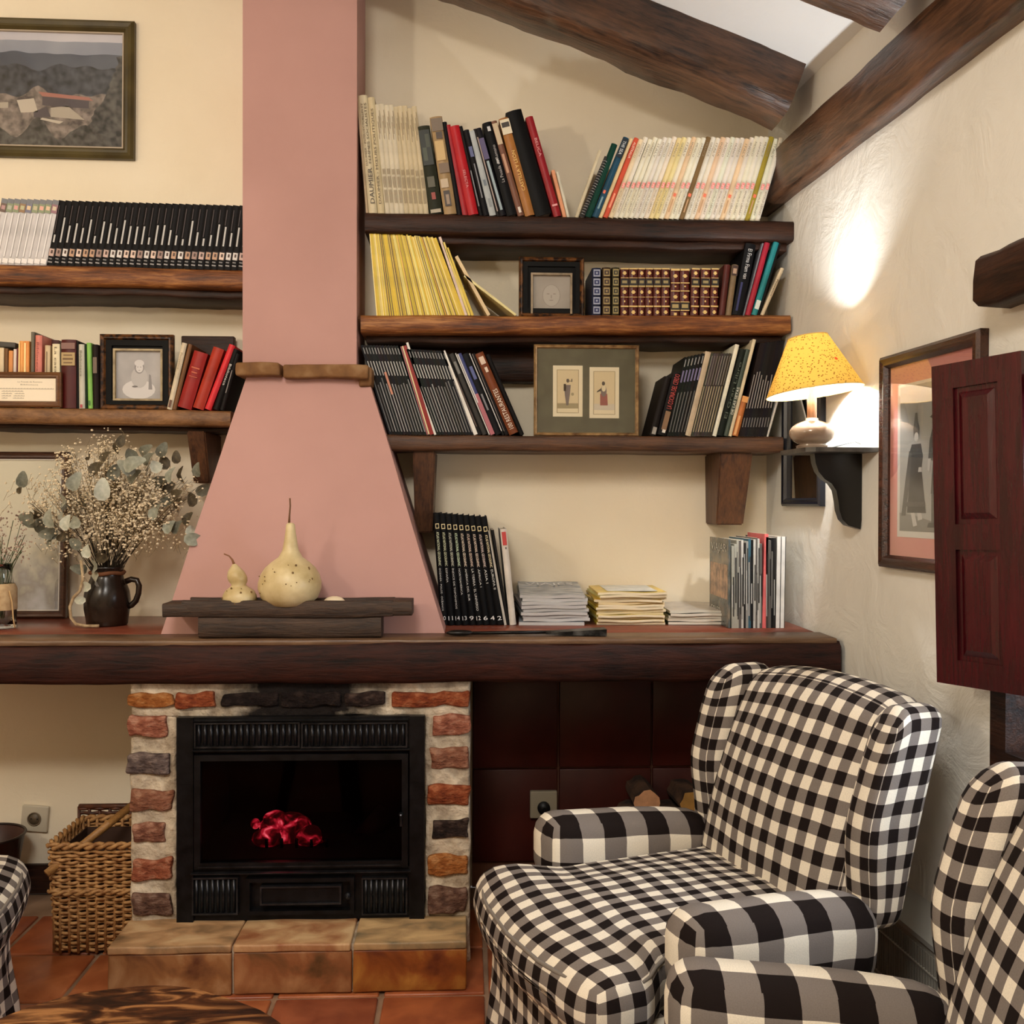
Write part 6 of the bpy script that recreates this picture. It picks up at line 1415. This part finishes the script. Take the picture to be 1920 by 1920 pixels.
# ================================================================== right recess: socket box and firewood
p = at(1020, 1512, D-.06); e = empty('wall_socket', (p.x, D-.026, p.z), label='grey square outlet box on the dark tiles above the armchair', cat='socket')
rpart('plate', (.043, .010, .043), .004, (2, 1, 2), flat((150, 140, 118), .6), e, loc=(0, -.010, 0))
G().lathe([(.020, 0), (.020, .008)], 20).build('plug', flat((18, 16, 15), .5), e, True, loc=(.0, -.021, -.008), rot=(R(90), 0, 0))
pts = [Vector((.0, -.03, -.01)), Vector((.006, -.06, -.02)), Vector((.0, -.06, -.08)), Vector((-.012, -.04, -.16)), Vector((-.01, -.03, -.26))]
G().tube(pts, .004, 6).build('cable', flat((14, 12, 12), .5), e, True)
def firewood(px, py, rx, rz, Y, ln, c, label, seed):
    p = at(px, py, Y); e = empty('firewood_log', (p.x, Y, p.z), (0, 0, R(random.uniform(-6, 6))), label, 'firewood', 'firewood stacked in the right recess')
    n = 14; ring = [(rx*math.cos(2*math.pi*i/n)*(1+.25*noise.noise(Vector((i*.9, seed, 0)))), rz*math.sin(2*math.pi*i/n)*(1+.3*noise.noise(Vector((i*.9, seed+5, 0))))) for i in range(n)]
    g = G(); v = [(x, 0, z) for x, z in ring]+[(x*.96, ln, z*.96) for x, z in ring]
    g.add(v, [(i, (i+1) % n, (i+1) % n+n, i+n) for i in range(n)]+[tuple(range(2*n-1, n-1, -1))], 0); g.build('bark', mottled((40, 26, 18), (84, 58, 40), 20, .9, (1, 1, 1), .6), e)
    G().add([(x, -.0005, z) for x, z in ring]+[(0, -.004, 0)], [((i+1) % n, i, n) for i in range(n)]).build('cut_end', mottled(tuple(int(q*.78) for q in c), c, 24, .8, (1, 1, 1), .3, lo=.3, hi=.7), e)
    return e
base_z = at(1210, 1590, 2.95).z
firewood(1213, 1506, .040, .038, 2.93, .17, (206, 150, 108), 'split log with pale knotty end beside the dark tiles', 1)
firewood(1302, 1506, .044, .036, 2.95, .15, (178, 130, 62), 'split log with yellowish end touching the armchair wing', 2)
z_lo = at(1213, 1506, 2.93).z-.036
# pile below carrying them
random.seed(5)
row = 0
for zc_ in [z_lo-.036-.068*i for i in range(6)]:
    if zc_ < .03: break
    for j in range(6):
        x = at(1000, 1500, 2.95).x+.11*j+(.04 if row % 2 else 0)
        if x > CORNER.x-.02 or (x < at(1150, 1500, 2.95).x and zc_ > .10): continue
        yy = 2.945; pp_ = Vector((x, yy, zc_)); dd = pp_-C0
        e = firewood(1000, 1500, .050, .033, yy, .16, jit((120, 82, 56), 10), 'dark split log, %s from left in %s row down of the firewood pile' % (ORD[j], ORD[row]), random.uniform(3, 90)); e.location = (x, yy, max(zc_, .036))
    row += 1
# ================================================================== round wooden table
random.seed(3)
TZ = .40; tc_ = atz(300, 1853, TZ); tc2 = atz(522, 1918, TZ); 
tb = empty('coffee_table', label='rustic round table with dark grained wooden top at the bottom', cat='table')
rT = .285; cT = Vector((atz(285, 1853, TZ).x, tc_.y-rT*.97, 0)); tb.location = cT
M_tab = mottled((34, 15, 8), (160, 110, 66), 7, .34, (1, 3.4, 3), .5, 14, 9, .38, .66, (78, 42, 20), 2.2)
n = 64; g = G(); prof = [(.92, -.045), (.985, -.035), (1, -.02), (1, -.008), (.985, 0), (.6, .0), (.2, 0)]
v = []; f = []
for (r_, z) in prof:
    for j in range(n):
        t = 2*math.pi*j/n; rr = rT*(1+.05*noise.noise(Vector((math.cos(t)*1.6, math.sin(t)*1.6, 2)))+.012*noise.noise(Vector((math.cos(t)*9, math.sin(t)*9, 2)))); v.append((rr*r_*math.cos(t), rr*r_*math.sin(t), TZ+z))
for i in range(len(prof)-1):
    for j in range(n): f.append((i*n+j, i*n+(j+1) % n, (i+1)*n+(j+1) % n, (i+1)*n+j))
f += [tuple(range(n-1, -1, -1)), tuple((len(prof)-1)*n+j for j in range(n))]
g.add(v, f); autosmooth(g.build('table_top', M_tab, tb), 40)
for a_ in (45, 165, 285):
    G().tube([(.12*math.cos(R(a_)), .12*math.sin(R(a_)), TZ-.04), (.19*math.cos(R(a_)), .19*math.sin(R(a_)), 0.002)], [.026, .02], 12).build('leg', M_dark, tb, True)

# ================================================================== armchairs
GB = gingham(.0262); GA = gingham(.056)
def sm(a, b, t): t = max(0, min(1, (t-a)/(b-a))); return t*t*(3-2*t)
def armchair(name, label):
    e = empty(name, label=label, cat='armchair', group='gingham wing armchairs')
    # base with pleated skirt
    def skirt(p):
        z = p.z+.15
        flare = 1+.05*sm(.2, 0, z); p.x *= flare; p.y *= flare
        w_ = .006*sm(.24, .02, z); t = (p.x+p.y)*70
        d = Vector((p.x, p.y, 0)); d = d.normalized() if d.length > 0 else d
        q = p+d*w_*math.sin(t)*2; q.z = max(z, .004)
        if q.y > .2: q.y += .03*(1-(q.x/.3)**2)
        return q
    rpart('skirt', (.295, .31, .15), .03, (40, 40, 8), GB, e, skirt, loc=(0, .015, 0))
    # cushion: T shape with crowned top and bowed front
    def cush(p):
        fr = sm(.12, .22, p.y)
        ww = .235+.075*fr; p = p.copy(); s_ = p.x/.31; p.x = s_*ww
        p.y += .045*(1-s_*s_)*sm(0, .3, p.y)
        p.z += .022*(1-s_*s_)*(1-(p.y/.33)**2)*(1 if p.z > 0 else .2) - .010*sm(.24, .34, p.y)*(p.z > 0)
        p.z += .004*noise.noise(Vector((p.x*9, p.y*9, 0)))
        return p
    rpart('seat_cushion', (.31, .31, .065), .05, (22, 22, 3), GB, e, cush, loc=(0, .055, .345))
    pts = []
    for i in range(72):
        t = 2*math.pi*i/72; c, s = math.cos(t), math.sin(t); x = math.copysign(abs(c)**.35, c)*.30; y = math.copysign(abs(s)**.35, s)*.30
        q = cush(Vector((x, y, .04))); pts.append((q.x*1.004, q.y*1.004+.055, q.z+.345+.006))
    G().tube(pts, .0042, 6, closed=True).build('piping', flat((120, 112, 104), .9), e, True)
    # back: leaning, crowned top
    def back(p):
        p = p.copy(); t = (p.z+.26)/.52
        s_ = p.x/.26
        wd = 1.0-.04*(1-t); p.x *= wd
        p.y -= .17*t**1.25
        p.y += .035*(1-s_*s_)*math.sin(math.pi*min(1, t*1.05))*(1 if p.y > -.05-.17*t else .0)
        p.z += (.030*(1-s_*s_)-.025)*sm(.6, 1, t)
        return p
    rpart('backrest', (.255, .060, .255), .05, (18, 3, 18), GB, e, back, loc=(0, -.225, .585))
    for s in (1, -1):
        # arm panel down to the floor
        def arm(p, s=s):
            p = p.copy(); t = (p.y+.25)/.5
            p.z += -.055*(1-t)*sm(-.1, .2, p.z)+.006*math.sin(t*5)
            if p.z < .15: p.x *= .86+.14*sm(-.25, .15, p.z)
            p.x += s*.02*t*sm(-.1, .2, p.z)
            return p
        rpart('arm', (.050, .215, .235), .045, (4, 14, 12), GB, e, arm, loc=(s*.272, -.02, .265))
        # arm cover of larger check, saddled over the arm
        def acov(p, s=s):
            p = p.copy(); t = (p.y+.25)/.5
            p.z += -.055*(1-t)+.006*math.sin(t*5); p.x += s*.02*t
            sw = 1+.10*math.sin(t*2.4); p.x *= sw
            if p.z < -.03: p.x *= 1-.12*sm(-.03, -.1, p.z)
            return p
        rpart('arm_cover', (.062, .225, .088), .056, (4, 16, 4), GA, e, acov, loc=(s*.276, -.015, .432))
        # wing: curved panel in front of the back edge with rolled top
        def wing(p, s=s):
            p = p.copy(); t = (p.z+.22)/.44
            dep = .55+.45*sm(.0, .55, t)
            y0 = -.075; p.y = y0+(p.y-y0)*dep
            p.z -= .05*sm(.02, .12, p.y)*sm(.7, 1, t)
            p.y -= .13*t
            p.x += s*.03*sm(0, .12, p.y+.13*t)*t
            return p
        rpart('wing', (.046, .078, .215), .042, (3, 8, 14), GB, e, wing, loc=(s*.272, -.216, .612))
    return e
ach = armchair('armchair', 'black and white gingham wing armchair beside the fireplace')
PH1 = R(109.6); ach.location = (.455, 2.06, 0); ach.rotation_euler = (0, 0, PH1)
def copy_tree(o, parent=None):
    c = o.copy(); COL.objects.link(c); c.parent = parent
    for ch_ in list(o.children): copy_tree(ch_, c)
    return c
a2 = copy_tree(ach); a2.location = (.502, 1.222, 0); a2.rotation_euler = (0, 0, R(87)); a2['label'] = 'gingham wing armchair cropped at the bottom right corner'
a3 = copy_tree(ach); a3.location = (-1.36, 2.02, 0); a3.rotation_euler = (0, 0, R(-84)); a3['label'] = 'gingham armchair of which only the cushion nose shows at left edge'
